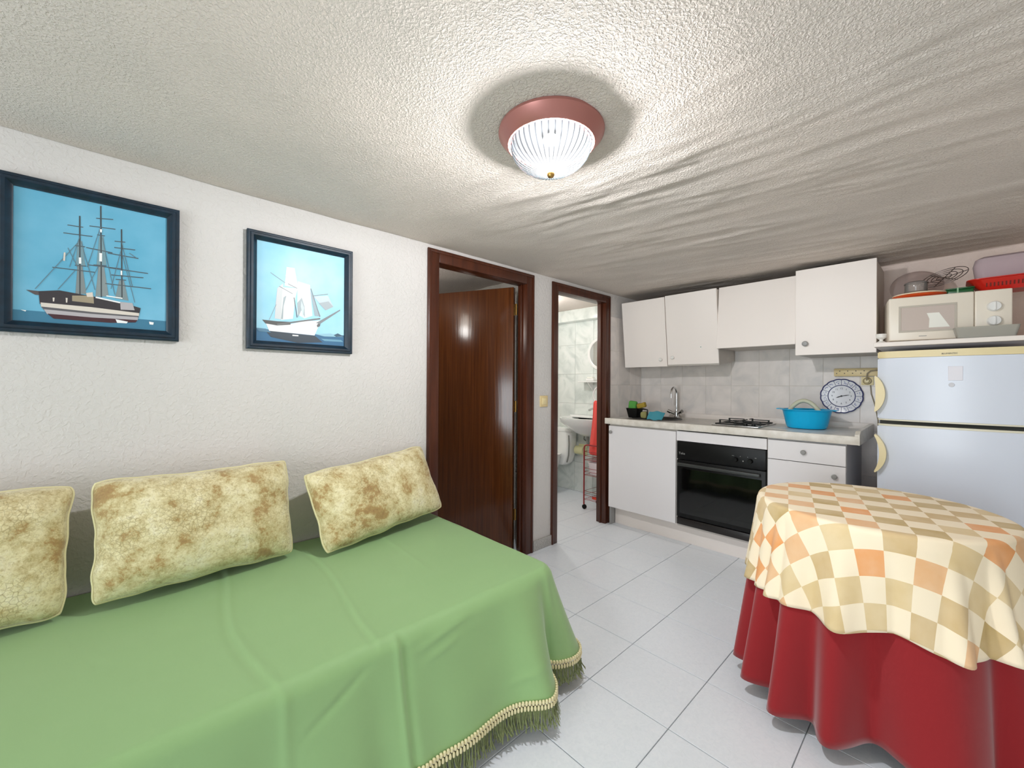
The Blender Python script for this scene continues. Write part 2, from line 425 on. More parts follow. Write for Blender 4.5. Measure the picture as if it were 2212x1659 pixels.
def text_bm(txt, size, xf, depth=0.0004):
    cu = bpy.data.curves.new('t', 'FONT'); cu.body = txt; cu.size = size; cu.align_x = 'CENTER'; cu.align_y = 'CENTER'; cu.extrude = depth; cu.resolution_u = 2
    to = bpy.data.objects.new('t', cu); COL.objects.link(to)
    bpy.context.view_layer.update()
    me = bpy.data.meshes.new_from_object(to.evaluated_get(bpy.context.evaluated_depsgraph_get()))
    me.transform(xf)
    bm = bmesh.new(); bm.from_mesh(me)
    bpy.data.objects.remove(to); bpy.data.curves.remove(cu); bpy.data.meshes.remove(me)
    return bm
def facing_front(x, y, z):      # text read from -y side
    return Matrix.Translation((x, y, z)) @ Matrix.Rotation(PI / 2, 4, 'X')

# ------------------------------------------------------------------ the setting
CEIL = 1.995
WT = 0.075              # thickness of the left partition
XR, YF, YB, YT = 3.2, -3.2, 3.632, -0.95
D1 = (1.325, 2.05, 1.905); D2 = (2.388, 3.02, 1.908)    # clear openings: y0, y1, height

bm = bmesh.new(); box(bm, -0.07, XR + .1, YF - .1, 3.75, -0.1, -0.004); box(bm, -1.7, -0.07, 2.25, 3.8, -0.1, -0.004)
floor = struct('floor', bm, 'floor_grout', smooth=0)
PT = 0.3336; GX, GY = 0.7115, 1.7195; G = 0.0016
cache = {}
def tile_piece(parent, name, m_, w_, h_, t_, key, orient):
    k = (name, round(w_, 4), round(h_, 4))
    if k not in cache:
        b_ = bmesh.new()
        if orient == 'z': box(b_, -w_ / 2, w_ / 2, -h_ / 2, h_ / 2, -t_, 0, 0)
        elif orient == 'y': box(b_, -w_ / 2, w_ / 2, 0, t_, -h_ / 2, h_ / 2, 0)
        else: box(b_, -t_, 0, -w_ / 2, w_ / 2, -h_ / 2, h_ / 2, 0)
        me = bpy.data.meshes.new(name)
        b_.normal_update()
        bmesh.ops.bevel(b_, geom=[e for e in b_.edges], offset=0.0008, segments=1, affect='EDGES')
        b_.to_mesh(me); b_.free(); me.materials.append(MATS[m_]); cache[k] = me
    o = bpy.data.objects.new(name, cache[k]); COL.objects.link(o); o.parent = parent
    return o
def lines(a, b_, g0, p):
    k = math.ceil((a - g0) / p - 1e-6); out = [a]
    while g0 + k * p < b_ - 1e-4:
        if g0 + k * p > a + 0.01: out.append(g0 + k * p)
        k += 1
    out.append(b_); return out
for (xa, xb, ya, yb) in ((0.0, XR, YT, YB), (-1.62, 0.0, 2.3, 3.72)):
    xs = lines(xa, xb, GX, PT); ys = lines(ya, yb, GY, PT)
    for i in range(len(xs) - 1):
        for j in range(len(ys) - 1):
            w_, h_ = xs[i + 1] - xs[i] - 2 * G, ys[j + 1] - ys[j] - 2 * G
            if w_ < 0.012 or h_ < 0.012: continue
            o = tile_piece(floor, 'floor_tile', 'floor_tile', w_, h_, 0.006, 0, 'z')
            o.location = ((xs[i] + xs[i + 1]) / 2, (ys[j] + ys[j + 1]) / 2, random.uniform(-0.0004, 0.0))

obj('floor_tile_field', boxm(0.0, XR, YF, YT - .002, -0.005, -0.0002), 'floor_tile', floor, 0)

# left wall with the two door openings
bm = bmesh.new()
box(bm, -WT, 0, YF, D1[0] - .03, 0, 2.03); box(bm, -WT, 0, D1[0] - .03, D1[1] + .03, D1[2] + .03, 2.03)
box(bm, -WT, 0, D1[1] + .03, D2[0] - .03, 0, 2.03); box(bm, -WT, 0, D2[0] - .03, D2[1] + .03, D2[2] + .03, 2.03)
box(bm, -WT, 0, D2[1] + .03, 3.75, 0, 2.03)
wall_left = struct('wall_left', bm, 'wall_plaster', smooth=0)
bm = bmesh.new(); box(bm, 0, XR + .1, YB, YB + .12, 0, 2.03)
wall_back = struct('wall_back', bm, 'pink_plaster', smooth=0)
struct('wall_right', boxm(XR, XR + .1, YF - .1, YB, 0, 2.03), 'room_plaster', smooth=0)
bm = bmesh.new(); box(bm, -WT, 0.93, YF - .1, YF, 0, 2.03); box(bm, 2.57, XR, YF - .1, YF, 0, 2.03); box(bm, 0.93, 2.57, YF - .1, YF, 1.90, 2.03)
struct('wall_front', bm, 'room_plaster', smooth=0)
win = bpy.data.objects.new('added_window_1', None); COL.objects.link(win); win['kind'] = 'structure'; win['label'] = 'unseen white glazed double door added behind the camera for light'; ORG[win.name] = Vector((0, 0, 0))  # unseen glazed door, added to give the fill light an opening
for a in (0.932, 1.72, 2.508): obj('stile', boxm(a, a + .06, YF - .02, YF + .01, 0.0, 1.898, .003), 'white_gloss', win)
for z in (0.0, 0.80, 1.838): obj('rail', boxm(0.992, 2.508, YF - .02, YF + .01, z, z + .06, .003), 'white_gloss', win)
for a, b_ in ((0.99, 1.722), (1.778, 2.51)):
    for c, d in ((.058, .802), (.858, 1.84)): obj('pane', boxm(a, b_, YF - .008, YF - .004, c, d), 'clear_pane', win, 0)

# ceiling: uneven hand-trowelled plaster with long ripples over the kitchen side
def ceil_z(x, y):
    v = 0.006 * noise.noise(Vector((x * 0.9, y * 0.9, 3.1))) + 0.0022 * noise.noise(Vector((x * 5, y * 5, 1.7)))
    k = min(1.0, max(0.0, (y - 0.55) / 0.9)) * min(1.0, max(0.0, (x + 0.1) / 0.9))
    q = noise.noise(Vector((x * 1.6 + 0.6 * y, y * 8.5 - x * 1.2, 0.4)))
    q2 = noise.noise(Vector((x * 3.0, y * 19 - x * 2.4, 7.7)))
    mk = max(0.0, min(1.0, 0.5 + 1.6 * noise.noise(Vector((x * 1.3, y * 2.2, 11.0)))))
    mk2 = max(0.0, min(1.0, 0.45 + 1.9 * noise.noise(Vector((x * 2.1, y * 3.1, 21.0)))))
    v += k * (0.0075 * max(0.0, 1 - 2.2 * abs(q)) ** 1.5 * mk + 0.0045 * max(0.0, 1 - 2.0 * abs(q2)) ** 1.5 * mk2)
    e = min(x, XR - x, YB - y)
    if e < 0.06: v -= 0.006 * (1 - max(e, 0) / 0.06) ** 2
    return CEIL - v + 0.004
bm = bmesh.new()
NX, NY = 210, 300
grid(bm, NX + 1, NY + 1, lambda i, j: (-0.01 + (XR + .02) * i / NX, YT - .01 + (YB - YT + .02) * j / NY, ceil_z((XR) * i / NX, YT + (YB - YT) * j / NY)))
box(bm, -0.01, XR + .01, YF - .01, YT, CEIL, CEIL + .02)
ceiling = struct('ceiling', bm, 'ceiling_plaster', smooth=80)
struct('ceiling_slab', boxm(-2.7, XR + .1, YF - .1, 3.85, 2.09, 2.15), 'room_plaster', smooth=0)

# wall tiles over the worktop (pieces of the walls they belong to)
TP = 0.2035; T0 = 0.002; RZ = 0.3
zr = [0.0, 0.3, 0.6, 0.9, 1.2, 1.5]
bm = bmesh.new(); box(bm, 0.0, 1.92, YB - .004, YB + .001, 0, 1.5)
tb = struct('tile_grout', bm, 'tile_grout', parent=wall_back, smooth=0)
for i in range(9):
    for j in range(len(zr) - 1):
        x0, x1 = T0 + i * TP, T0 + (i + 1) * TP
        o = tile_piece(wall_back, 'wall_tile', 'kitchen_tile', TP - 0.0026, RZ - 0.0026, 0.008, 0, 'y')
        o.location = ((x0 + x1) / 2, YB - .007, (zr[j] + zr[j + 1]) / 2)
ys = [3.096, 3.225, 3.4285, 3.622]
tg = struct('tile_grout', boxm(-0.001, 0.003, 3.096, 3.628, 0.6, 1.8), 'tile_grout', parent=wall_left, smooth=0)
for a, b_ in zip(ys[:-1], ys[1:]):
    for z0 in (0.6, 0.9, 1.2, 1.5):
        o = tile_piece(wall_left, 'side_wall_tile', 'kitchen_tile', b_ - a - 0.0026, RZ - 0.0026, 0.008, 0, 'x')
        o.location = (0.006, (a + b_) / 2, z0 + RZ / 2)

# baseboard between the doors
struct('baseboard_left', boxm(0, 0.012, 2.133, 2.326, 0, 0.075, 0.002), 'granite')

# door frames
def door_trim(name, y0, y1, zt, cw):
    root = bpy.data.objects.new(name, None); COL.objects.link(root); root['kind'] = 'structure'; root['label'] = 'dark brown varnished wooden door frame'
    ORG[root.name] = Vector((0, 0, 0))
    for s, ya, yb in (('l', y0 - cw, y0), ('r', y1, y1 + cw)):
        b_ = bmesh.new()
        box(b_, 0.0, 0.014, ya, yb, 0, zt + cw, 0.004)
        if s == 'l': box(b_, 0.010, 0.019, ya + .004, ya + .022, 0, zt + cw - .004, 0.004)
        else: box(b_, 0.010, 0.019, yb - .022, yb - .004, 0, zt + cw - .004, 0.004)
        obj('casing', b_, 'dark_wood', root)
        b_ = bmesh.new()
        if s == 'l': box(b_, -WT - .005, 0.004, y0 - .03, y0 + .0, 0, zt + .03, 0.002); box(b_, -0.045, -0.03, y0 - .001, y0 + .012, 0, zt, 0.002)
        else: box(b_, -WT - .005, 0.004, y1, y1 + .03, 0, zt + .03, 0.002); box(b_, -0.045, -0.03, y1 - .012, y1 + .001, 0, zt, 0.002)
        obj('jamb', b_, 'dark_wood', root)
    b_ = bmesh.new(); box(b_, 0.0, 0.0145, y0 - .0, y1 + .0, zt, zt + cw, 0.004); box(b_, 0.010, 0.0192, y0 - cw + .01, y1 + cw - .01, zt + cw - .022, zt + cw - .004, 0.004)
    obj('head_casing', b_, 'dark_wood', root)
    b_ = bmesh.new(); box(b_, -WT - .005, 0.004, y0 - .03, y1 + .03, zt, zt + .03, 0.002)
    obj('head_jamb', b_, 'dark_wood', root)
    return root
door_trim('trim_1', *D1, 0.075)
door_trim('trim_2', *D2, 0.066)

# brown door standing ajar
door = bpy.data.objects.new('door_1', None); COL.objects.link(door); door['kind'] = 'structure'
door['label'] = 'plain dark brown wooden door standing ajar with brass knob'
ORG[door.name] = Vector((0, 0, 0))
obj('leaf', boxm(0.0, 0.70, -0.02, 0.02, 0.008, 1.895, 0.002), 'door_wood', door)
kb = obj('knob', lathe(bmesh.new(), [(0.0, -0.070), (0.012, -0.070), (0.022, -0.064), (0.026, -0.053), (0.022, -0.043), (0.011, -0.036), (0.010, -0.026), (0.026, -0.024), (0.028, -0.0195)], 24, (0.635, 0, 1.04), 'y'), 'brass', door)
for z in (0.22, 1.0, 1.70):
    obj('hinge', lathe(bmesh.new(), [(0.0, 0), (0.008, 0), (0.008, 0.08), (0.0, 0.08)], 10, (-0.006, -0.021, z)), 'brass', door)
obj('worn_patch', lathe(bmesh.new(), [(0.0, -0.0206), (0.011, -0.0206), (0.011, -0.0195)], 14, (0.45, 0, 1.33), 'y'), mat('worn_wood', (120, 74, 36), 0.6), door)
door.location = (-0.098, 2.032, 0); door.rotation_euler = (0, 0, math.radians(180 + 25))

# the room behind the brown door and the bathroom
bm = bmesh.new(); box(bm, -2.6, -2.5, -0.6, 2.3, 0, 2.09); box(bm, -2.5, -WT, -0.6, -0.5, 0, 2.09); box(bm, -2.5, -WT, 2.2, 2.3, 0, 2.09)
struct('wall_bedroom', bm, 'room_plaster', smooth=0)
struct('floor_bedroom', boxm(-2.5, -0.07, -0.5, 2.25, -0.1, -0.002), 'floor_tile', smooth=0)
bm = bmesh.new(); grid(bm, 60, 60, lambda i, j: (-2.5 + 2.43 * i / 59, -0.5 + 2.7 * j / 59, 2.012 + 0.01 * noise.noise(Vector((i * .25, j * .1, 2)))))
struct('ceiling_bedroom', bm, 'ceiling_plaster', smooth=80)
BY = 3.72
wall_bath = struct('wall_bathroom', boxm(-1.72, -WT, BY + .004, BY + .1, 0, 2.09), 'bath_grout', smooth=0)
struct('wall_bathroom_side', boxm(-1.72, -1.62, 2.3, BY, 0, 2.09), 'bath_grout', smooth=0)
bxs = [-1.62 + 0.25 * k for k in range(7)]; bzs = [0.0, 0.33, 0.66, 0.99, 1.32, 1.65, 1.98]
for a, b_ in zip(bxs[:-1], bxs[1:]):
    for c, d in zip(bzs[:-1], bzs[1:]):
        o = tile_piece(wall_bath, 'bathroom_tile', 'bath_tile', b_ - a - .002, d - c - .002, 0.008, 0, 'y'); o.location = ((a + b_) / 2, BY - .002, (c + d) / 2)
struct('trim_3', boxm(-1.62, -WT, 3.60, BY - .003, 1.905, 2.03, 0.004), 'bath_tile', 'white tiled beam along the bathroom ceiling')
bm = bmesh.new(); grid(bm, 40, 40, lambda i, j: (-1.62 + 1.55 * i / 39, 2.3 + 1.42 * j / 39, 2.03 + 0.008 * noise.noise(Vector((i * .3, j * .3, 5)))))
struct('ceiling_bathroom', bm, 'ceiling_plaster', smooth=80)

# ------------------------------------------------------------------ ceiling lamps
LX, LY = 1.184, 0.974
zc = CEIL - 0.004
lamp = thing('ceiling_lamp', 'round copper-coloured ceiling lamp with ribbed clear glass bowl, lit', 'lamp', (LX, LY, zc))
rim = [(0.164, zc + .006), (0.166, zc - .003), (0.164, zc - .008), (0.152, zc - .022), (0.142, zc - .034), (0.136, zc - .038), (0.130, zc - .037), (0.128, zc - .034), (0.126, zc + .002)]
obj('rim', lathe(bmesh.new(), rim, 64, (LX, LY, 0)), 'copper', lamp, 25)
obj('inner_pan', lathe(bmesh.new(), [(0.1262, zc - .033), (0.1255, zc - .004), (0.0, zc - .004)], 48, (LX, LY, 0)), mat('pan_dark', (30, 32, 34), 0.95, spec=0.0), lamp)
dome = []
for k in range(17):
    t = k / 16 * PI / 2
    dome.append((0.126 * math.cos(t) + 0.0005, zc - .036 - 0.090 * math.sin(t)))
ribs = lambda t, j: 1.0 + 0.022 * math.cos(40 * t + 0.05 * j) * math.sin(min(1, j / 12) * PI * 0.5 + 0.3)
obj('glass_bowl', lathe(bmesh.new(), dome, 240, (LX, LY, 0), mod=ribs), 'lamp_glass', lamp, 60)
zt = zc - .036 - .090
obj('finial', lathe(bmesh.new(), [(0.0, zt + .004), (0.011, zt + .003), (0.012, zt - .004), (0.009, zt - .010), (0.0, zt - .013)], 20, (LX, LY, 0)), 'brass', lamp)
for sx, sy in ((0.0, 0.0),):
    obj('bulb', lathe(bmesh.new(), [(0.0, zc - .004), (0.014, zc - .005), (0.016, zc - .008), (0.024, zc - .014), (0.027, zc - .021), (0.020, zc - .028), (0.0, zc - .031)], 24, (LX + sx, LY + sy, 0)), 'bulb', lamp)
def point(name, loc, watt, rad, rgb):
    l = bpy.data.lights.new(name, 'POINT'); l.energy = watt; l.shadow_soft_size = rad; l.color = rgb
    o = bpy.data.objects.new(name, l); COL.objects.link(o); o.location = loc; return o
point('lamp_light', (LX, LY, zc - .058), LAMP_W, 0.034, (0.985, 0.985, 1.0))

def globe_lamp(name, label, x, y, z, watt, m_):
    t = thing(name, label, 'lamp', (x, y, z))
    obj('ceiling_rose', lathe(bmesh.new(), [(0.0, z), (0.06, z), (0.06, z - .012), (0.045, z - .02), (0.0, z - .02)], 24, (x, y, 0)), 'white_plastic', t)
    obj('globe', lathe(bmesh.new(), [(0.03, z - .02)] + [(0.062 * math.sin(a * PI / 10) + 1e-4, z - .082 + 0.062 * math.cos(a * PI / 10)) for a in range(2, 11)], 24, (x, y, 0)), m_, t)
    point(name + '_light', (x, y, z - .18), watt, 0.06, (1.0, 0.985, 0.95))
globe_lamp('globe_lamp', 'small white globe lamp on the bathroom ceiling', -0.75, 2.85, 2.025, BATH_W, 'bath_globe')
globe_lamp('globe_lamp', 'small white globe lamp on the ceiling behind the brown door', -0.53, 1.20, 2.008, BED_W, 'globe')

# ------------------------------------------------------------------ paintings
def painting(label, y0, y1, z0, z1, fw_, quad, sky, sea, horizon, shapes, depth=0.03, tilt=0.0):
    t = thing('ship_painting', label, 'picture', (0.001, (y0 + y1) / 2, z0), 'framed ship pictures on the left wall')
    d0, d1 = 0.002, depth
    prof = [(0.0, d0), (0.0, d1 * .72), (0.004, d1 * .8), (0.010, d1 * .8), (0.014, d1), (0.022, d1), (fw_ - .006, d1 * .62), (fw_, d1 * .5), (fw_, d0)]
    cs = [(y0, z0, 1, 1), (y1, z0, -1, 1), (y1, z1, -1, -1), (y0, z1, 1, -1)]
    for k in range(4):      # four mitred mouldings
        a, b_ = cs[k], cs[(k + 1) % 4]; bm = bmesh.new()
        A = [bm.verts.new((x, a[0] + a[2] * o, a[1] + a[3] * o)) for o, x in prof]
        B = [bm.verts.new((x, b_[0] + b_[2] * o, b_[1] + b_[3] * o)) for o, x in prof]
        for i in range(len(prof)):
            n = (i + 1) % len(prof); bm.faces.new((A[i], A[n], B[n], B[i]))
        bm.faces.new(A); bm.faces.new(B)
        obj('frame_moulding', bm, 'frame_blue', t, 25)
    iy0, iy1, iz0, iz1 = y0 + fw_ - .002, y1 - fw_ + .002, z0 + fw_ - .002, z1 - fw_ + .002
    xc = 0.010
    def UV(px, py):     # position on the print, read off its four corners
        (ax, ay), (bx, by), (cx, cy), (dx, dy) = quad      # TL TR BR BL
        u = (px - (ax + dx) / 2) / ((bx + cx) / 2 - (ax + dx) / 2)
        top = ay + (by - ay) * u; bot = dy + (cy - dy) * u
        return u, (bot - py) / (bot - top)
    def P(px, py, k): 
        u, v = UV(px, py); u = min(1, max(0, u)); v = min(1, max(0, v))
        return (xc + 0.0004 * (k + 1), iy0 + (iy1 - iy0) * u, iz0 + (iz1 - iz0) * v)
    mt = bpy.data.materials.new('print_sky'); mt.use_nodes = True; nt = mt.node_tree; b = nt.nodes['Principled BSDF']; b.inputs['Roughness'].default_value = 0.36; b.inputs['Specular IOR Level'].default_value = 0.35
    tc = nt.nodes.new('ShaderNodeTexCoord'); nz = nt.nodes.new('ShaderNodeTexNoise'); nz.inputs['Scale'].default_value = 6; nz.inputs['Detail'].default_value = 4
    nt.links.new(tc.outputs['Object'], nz.inputs['Vector'])
    r = nt.nodes.new('ShaderNodeValToRGB'); r.color_ramp.elements[0].position = .3; r.color_ramp.elements[1].position = .7; r.color_ramp.elements[0].color = lin(sky[0]); r.color_ramp.elements[1].color = lin(sky[1])
    nt.links.new(nz.outputs['Fac'], r.inputs['Fac']); nt.links.new(r.outputs['Color'], b.inputs['Base Color'])
    bp = nt.nodes.new('ShaderNodeBump'); bp.inputs['Strength'].default_value = .25; bp.inputs['Distance'].default_value = .004; nt.links.new(nz.outputs['Fac'], bp.inputs['Height']); nt.links.new(bp.outputs['Normal'], b.inputs['Normal'])
    obj('canvas', boxm(0.004, xc, iy0, iy1, iz0, iz1), mt, t, 0)
    bm = bmesh.new(); cols = []; ms = []
    def mi_of(c):
        c = tuple(c)
        if c not in cols:
            cols.append(c); ms.append(mat('ink_%d_%d_%d' % c, c, 0.4, spec=0.35))
        return cols.index(c)
    # sea
    k = mi_of(sea)
    hz = [P(x, y, 0) for x, y in horizon]
    vs = [bm.verts.new(p) for p in hz] + [bm.verts.new((xc + .0004, iy1, iz0)), bm.verts.new((xc + .0004, iy0, iz0))]
    f = bm.faces.new(vs); f.material_index = k
    for layer, (kind, c, pts, *wd) in enumerate(shapes):
        k = mi_of(c); L_ = 1 + layer * 0.05
        if kind == 'p':
            f = bm.faces.new([bm.verts.new(P(x, y, L_)) for x, y in pts]); f.material_index = k
        else:
            w_ = wd[0]
            for (xa, ya), (xb, yb) in zip(pts[:-1], pts[1:]):
                dx, dy = xb - xa, yb - ya; l = math.hypot(dx, dy) or 1; nx, ny = -dy / l * w_ / 2, dx / l * w_ / 2
                f = bm.faces.new([bm.verts.new(P(x, y, L_)) for x, y in ((xa + nx, ya + ny), (xb + nx, yb + ny), (xb - nx, yb - ny), (xa - nx, ya - ny))]); f.material_index = k
    obj('painted_ship', bm, ms, t, 0, fix=True)
    return t
DK = (62, 58, 62); BR = (92, 84, 84); RG = (120, 128, 132); CRM = (214, 206, 196); LG = (178, 174, 178); TN = (158, 146, 124); WH = (238, 240, 240)
S1 = [('p', (128, 138, 140), [(620, 890), (660, 890), (692, 1125), (606, 1125)]), ('p', (134, 146, 148), [(792, 890), (838, 890), (880, 1145), (768, 1145)]), ('p', (126, 142, 146), [(970, 1010), (1012, 1010), (1054, 1180), (936, 1160)]),
      ('p', (120, 150, 160), [(622, 680), (656, 680), (684, 890), (606, 890)]), ('p', (120, 152, 162), [(796, 640), (832, 640), (860, 880), (776, 880)])]
for l in ([(636, 470), (642, 1130)], [(808, 385), (818, 1150)], [(988, 580), (996, 1160)]): S1.append(('l', (74, 82, 86), l, 12))
for l in ([(540, 548), (665, 566)], [(508, 615), (740, 642)], [(425, 905), (760, 942)], [(600, 720), (680, 730)], [(770, 488), (915, 498)], [(715, 553), (935, 580)], [(690, 735), (910, 778)], [(700, 880), (985, 912)], [(780, 628), (845, 636)], [(928, 680), (1022, 688)], [(925, 733), (1112, 754)], [(870, 780), (1142, 826)], [(880, 903), (1232, 952)], [(900, 963), (1190, 988)], [(850, 1036), (1262, 1080)], [(600, 885), (690, 892)], [(750, 880), (860, 888)], [(940, 1000), (1030, 1008)]):
    S1.append(('l', (84, 92, 98), l, 7))
for l in ([(650, 690), (765, 1090)], [(822, 650), (935, 1130)], [(1000, 800), (1112, 1195)], [(602, 930), (470, 1090)], [(545, 740), (622, 900)], [(792, 890), (690, 1095)], [(640, 640), (560, 900)], [(810, 560), (700, 900)], [(990, 690), (1090, 1060)], [(985, 760), (900, 1080)], [(300, 1090), (620, 700)], [(1060, 780), (1120, 820)]):
    S1.append(('l', (104, 124, 134), l, 5))
S1 += [('p', BR, [(235, 1098), (330, 1108), (330, 1140), (300, 1138)]), ('p', DK, [(325, 1108), (480, 1098), (770, 1150), (985, 1192), (1165, 1242), (1152, 1300), (560, 1225), (335, 1215)]),
       ('p', TN, [(580, 1140), (752, 1140), (756, 1205), (580, 1186)]), ('p', CRM, [(340, 1202), (740, 1236), (1152, 1284), (1150, 1310), (740, 1280), (345, 1240)]), ('p', (96, 94, 98), [(345, 1236), (740, 1276), (1148, 1308), (1145, 1326), (740, 1300), (365, 1262)]),
       ('p', LG, [(365, 1258), (740, 1292), (1143, 1318), (1140, 1344), (740, 1328), (390, 1300)]), ('p', (74, 48, 54), [(390, 1294), (740, 1322), (1137, 1342), (1120, 1362), (900, 1366), (440, 1336)]),
       ('p', CRM, [(690, 1118), (745, 1110), (750, 1150), (700, 1150)]), ('l', WH, [(770, 1152), (980, 1196)], 12), ('l', WH, [(860, 1140), (1000, 1160)], 9), ('p', LG, [(980, 1190), (1090, 1200), (1110, 1260), (985, 1255)]),
       ('p', WH, [(630, 820), (650, 820), (652, 872), (632, 872)]), ('p', WH, [(798, 780), (822, 782), (822, 852), (798, 850)]), ('p', WH, [(982, 928), (996, 928), (997, 965), (983, 965)]), ('p', WH, [(802, 580), (820, 582), (818, 608), (804, 606)]),
       ('p', CRM, [(430, 1160), (445, 1160), (442, 1192), (432, 1192)]), ('p', CRM, [(530, 1160), (545, 1162), (542, 1200), (532, 1200)]), ('p', WH, [(940, 1335), (1050, 1356), (1040, 1370), (955, 1366)]), ('p', WH, [(1245, 1355), (1290, 1362), (1284, 1382), (1250, 1378)]), ('l', CRM, [(520, 780), (515, 850)], 14), ('p', WH, [(196, 1265), (238, 1270), (232, 1280)])]
painting('framed picture of a dark-hulled three-masted ship with bare masts', -0.302, 0.146, 1.357, 1.860, 0.037, ((130, 225), (1415, 490), (1420, 1440), (140, 1360)), ((96, 168, 198), (122, 186, 214)), (66, 122, 150), [(130, 1262), (1420, 1352)], S1)
SA = (226, 228, 226); SB = (204, 208, 210); SG = (160, 172, 178)
S2 = [('p', SB, [(480, 800), (540, 745), (530, 1145), (455, 1135), (465, 960)]), ('p', SA, [(575, 565), (660, 578), (700, 800), (555, 770)]), ('p', SA, [(535, 790), (695, 800), (670, 900), (645, 1135), (520, 1150), (530, 900)]), ('p', SG, [(545, 900), (575, 880), (545, 1000), (540, 1140), (520, 1140)]), ('p', SB, [(560, 660), (660, 690), (680, 800), (600, 770)]),
      ('p', (214, 228, 234), [(692, 720), (830, 760), (860, 1100), (770, 1130), (690, 1085)]), ('p', SG, [(690, 960), (740, 900), (770, 1000), (775, 1120), (735, 1040), (700, 1120)]), ('p', (196, 214, 222), [(735, 935), (765, 1010), (755, 1120), (730, 1000)]), ('p', (150, 168, 178), [(832, 815), (955, 1105), (885, 1100)]), ('p', (186, 202, 210), [(868, 885), (1040, 878), (1105, 1000), (1012, 1040)]), ('p', SG, [(930, 960), (1045, 940), (1105, 1000), (1012, 1040)]),
      ('l', (110, 116, 122), [(840, 800), (945, 1110)], 9), ('l', (90, 96, 104), [(655, 900), (690, 1120)], 9), ('l', (140, 150, 156), [(410, 630), (560, 740)], 5), ('l', (120, 130, 138), [(500, 780), (640, 860)], 6), ('l', (130, 138, 144), [(590, 750), (690, 800)], 6), ('l', (150, 160, 166), [(400, 1150), (470, 980)], 5), ('l', (120, 126, 130), [(870, 880), (1040, 860)], 7),
      ('p', (236, 238, 238), [(365, 1185), (560, 1205), (770, 1160), (960, 1150), (885, 1315), (400, 1272)]), ('p', (84, 84, 84), [(330, 1150), (480, 1165), (620, 1170), (620, 1200), (480, 1212), (365, 1192)]), ('l', (110, 112, 112), [(480, 1200), (700, 1165), (950, 1130)], 16), ('p', (96, 98, 100), [(910, 1200), (960, 1160), (945, 1215), (915, 1225)]),
      ('p', (124, 130, 134), [(900, 1178), (1185, 1030), (1190, 1042), (945, 1190)]), ('p', (64, 74, 84), [(360, 1268), (890, 1320), (980, 1390), (700, 1400), (420, 1340)]), ('p', (240, 242, 242), [(640, 1310), (705, 1314), (705, 1327), (640, 1323)]), ('p', (150, 196, 214), [(890, 1300), (1070, 1292), (1230, 1330), (1000, 1325)]), ('p', (70, 96, 116), [(1110, 1310), (1160, 1290), (1235, 1325), (1140, 1328)]), ('p', (110, 160, 184), [(960, 1350), (1200, 1362), (1230, 1385), (1000, 1375)]), ('p', (90, 130, 156), [(270, 1240), (370, 1250), (420, 1290), (300, 1280)])]
painting('framed picture of a white ship under full sail, nearer the door', 0.368, 0.815, 1.345, 1.852, 0.037, ((272, 265), (1250, 465), (1235, 1435), (265, 1385)), ((140, 204, 230), (172, 220, 238)), (62, 110, 146), [(265, 1240), (600, 1285), (900, 1300), (1240, 1312)], S2)

# ------------------------------------------------------------------ light switch
t = thing('light_switch', 'ivory light switch on the wall between the two doors', 'switch', (0, 2.237, 1.035))
obj('plate', boxm(-0.001, 0.010, 2.198, 2.278, 1.036, 1.118, 0.004), 'ivory_plastic', t)
obj('rocker', boxm(0.006, 0.014, 2.215, 2.261, 1.053, 1.101, 0.003), 'cream_plastic', t)

# ------------------------------------------------------------------ bed
BT, BX, BYE = 0.47, 0.955, 1.275
bed = thing('divan_bed', 'single divan bed pushed against the left wall under the green cover', 'bed', (0.48, 0.3, 0))
obj('base', boxm(0.03, 0.90, -0.75, 1.20, 0.14, 0.27, 0.01), 'carcass', bed)
obj('mattress', boxm(0.03, 0.915, -0.75, 1.225, 0.272, BT - .016, 0.03, 3), 'mattress', bed)
for x in (0.1, 0.83):
    for y in (-0.65, 1.1):
        obj('leg', lathe(bmesh.new(), [(0.0, 0), (0.02, 0), (0.026, 0.14), (0.0, 0.14)], 12, (x, y, 0)), 'dark_wood', bed)

def gauss(x, m_, s): return math.exp(-((x - m_) / s) ** 2)
def crease(x, y):
    c1 = 0.555 + 0.03 * math.sin(x * 5); c2 = 0.262 + 0.025 * math.sin(x * 6 + 1); c3 = 0.86 + 0.05 * (0.9 - x)
    v = 0.0018 * (gauss(y, c1, .008) - 1.1 * gauss(y, c1 - .016, .009)) + 0.0022 * (gauss(y, c2, .009) - 1.0 * gauss(y, c2 - .019, .012))
    v += 0.0022 * gauss(y, c3, .012) * max(0, 1 - x)
    v += 0.003 * noise.noise(Vector((x * 4, y * 4, 1))) + 0.0012 * noise.noise(Vector((x * 13, y * 9, 5)))
    return v
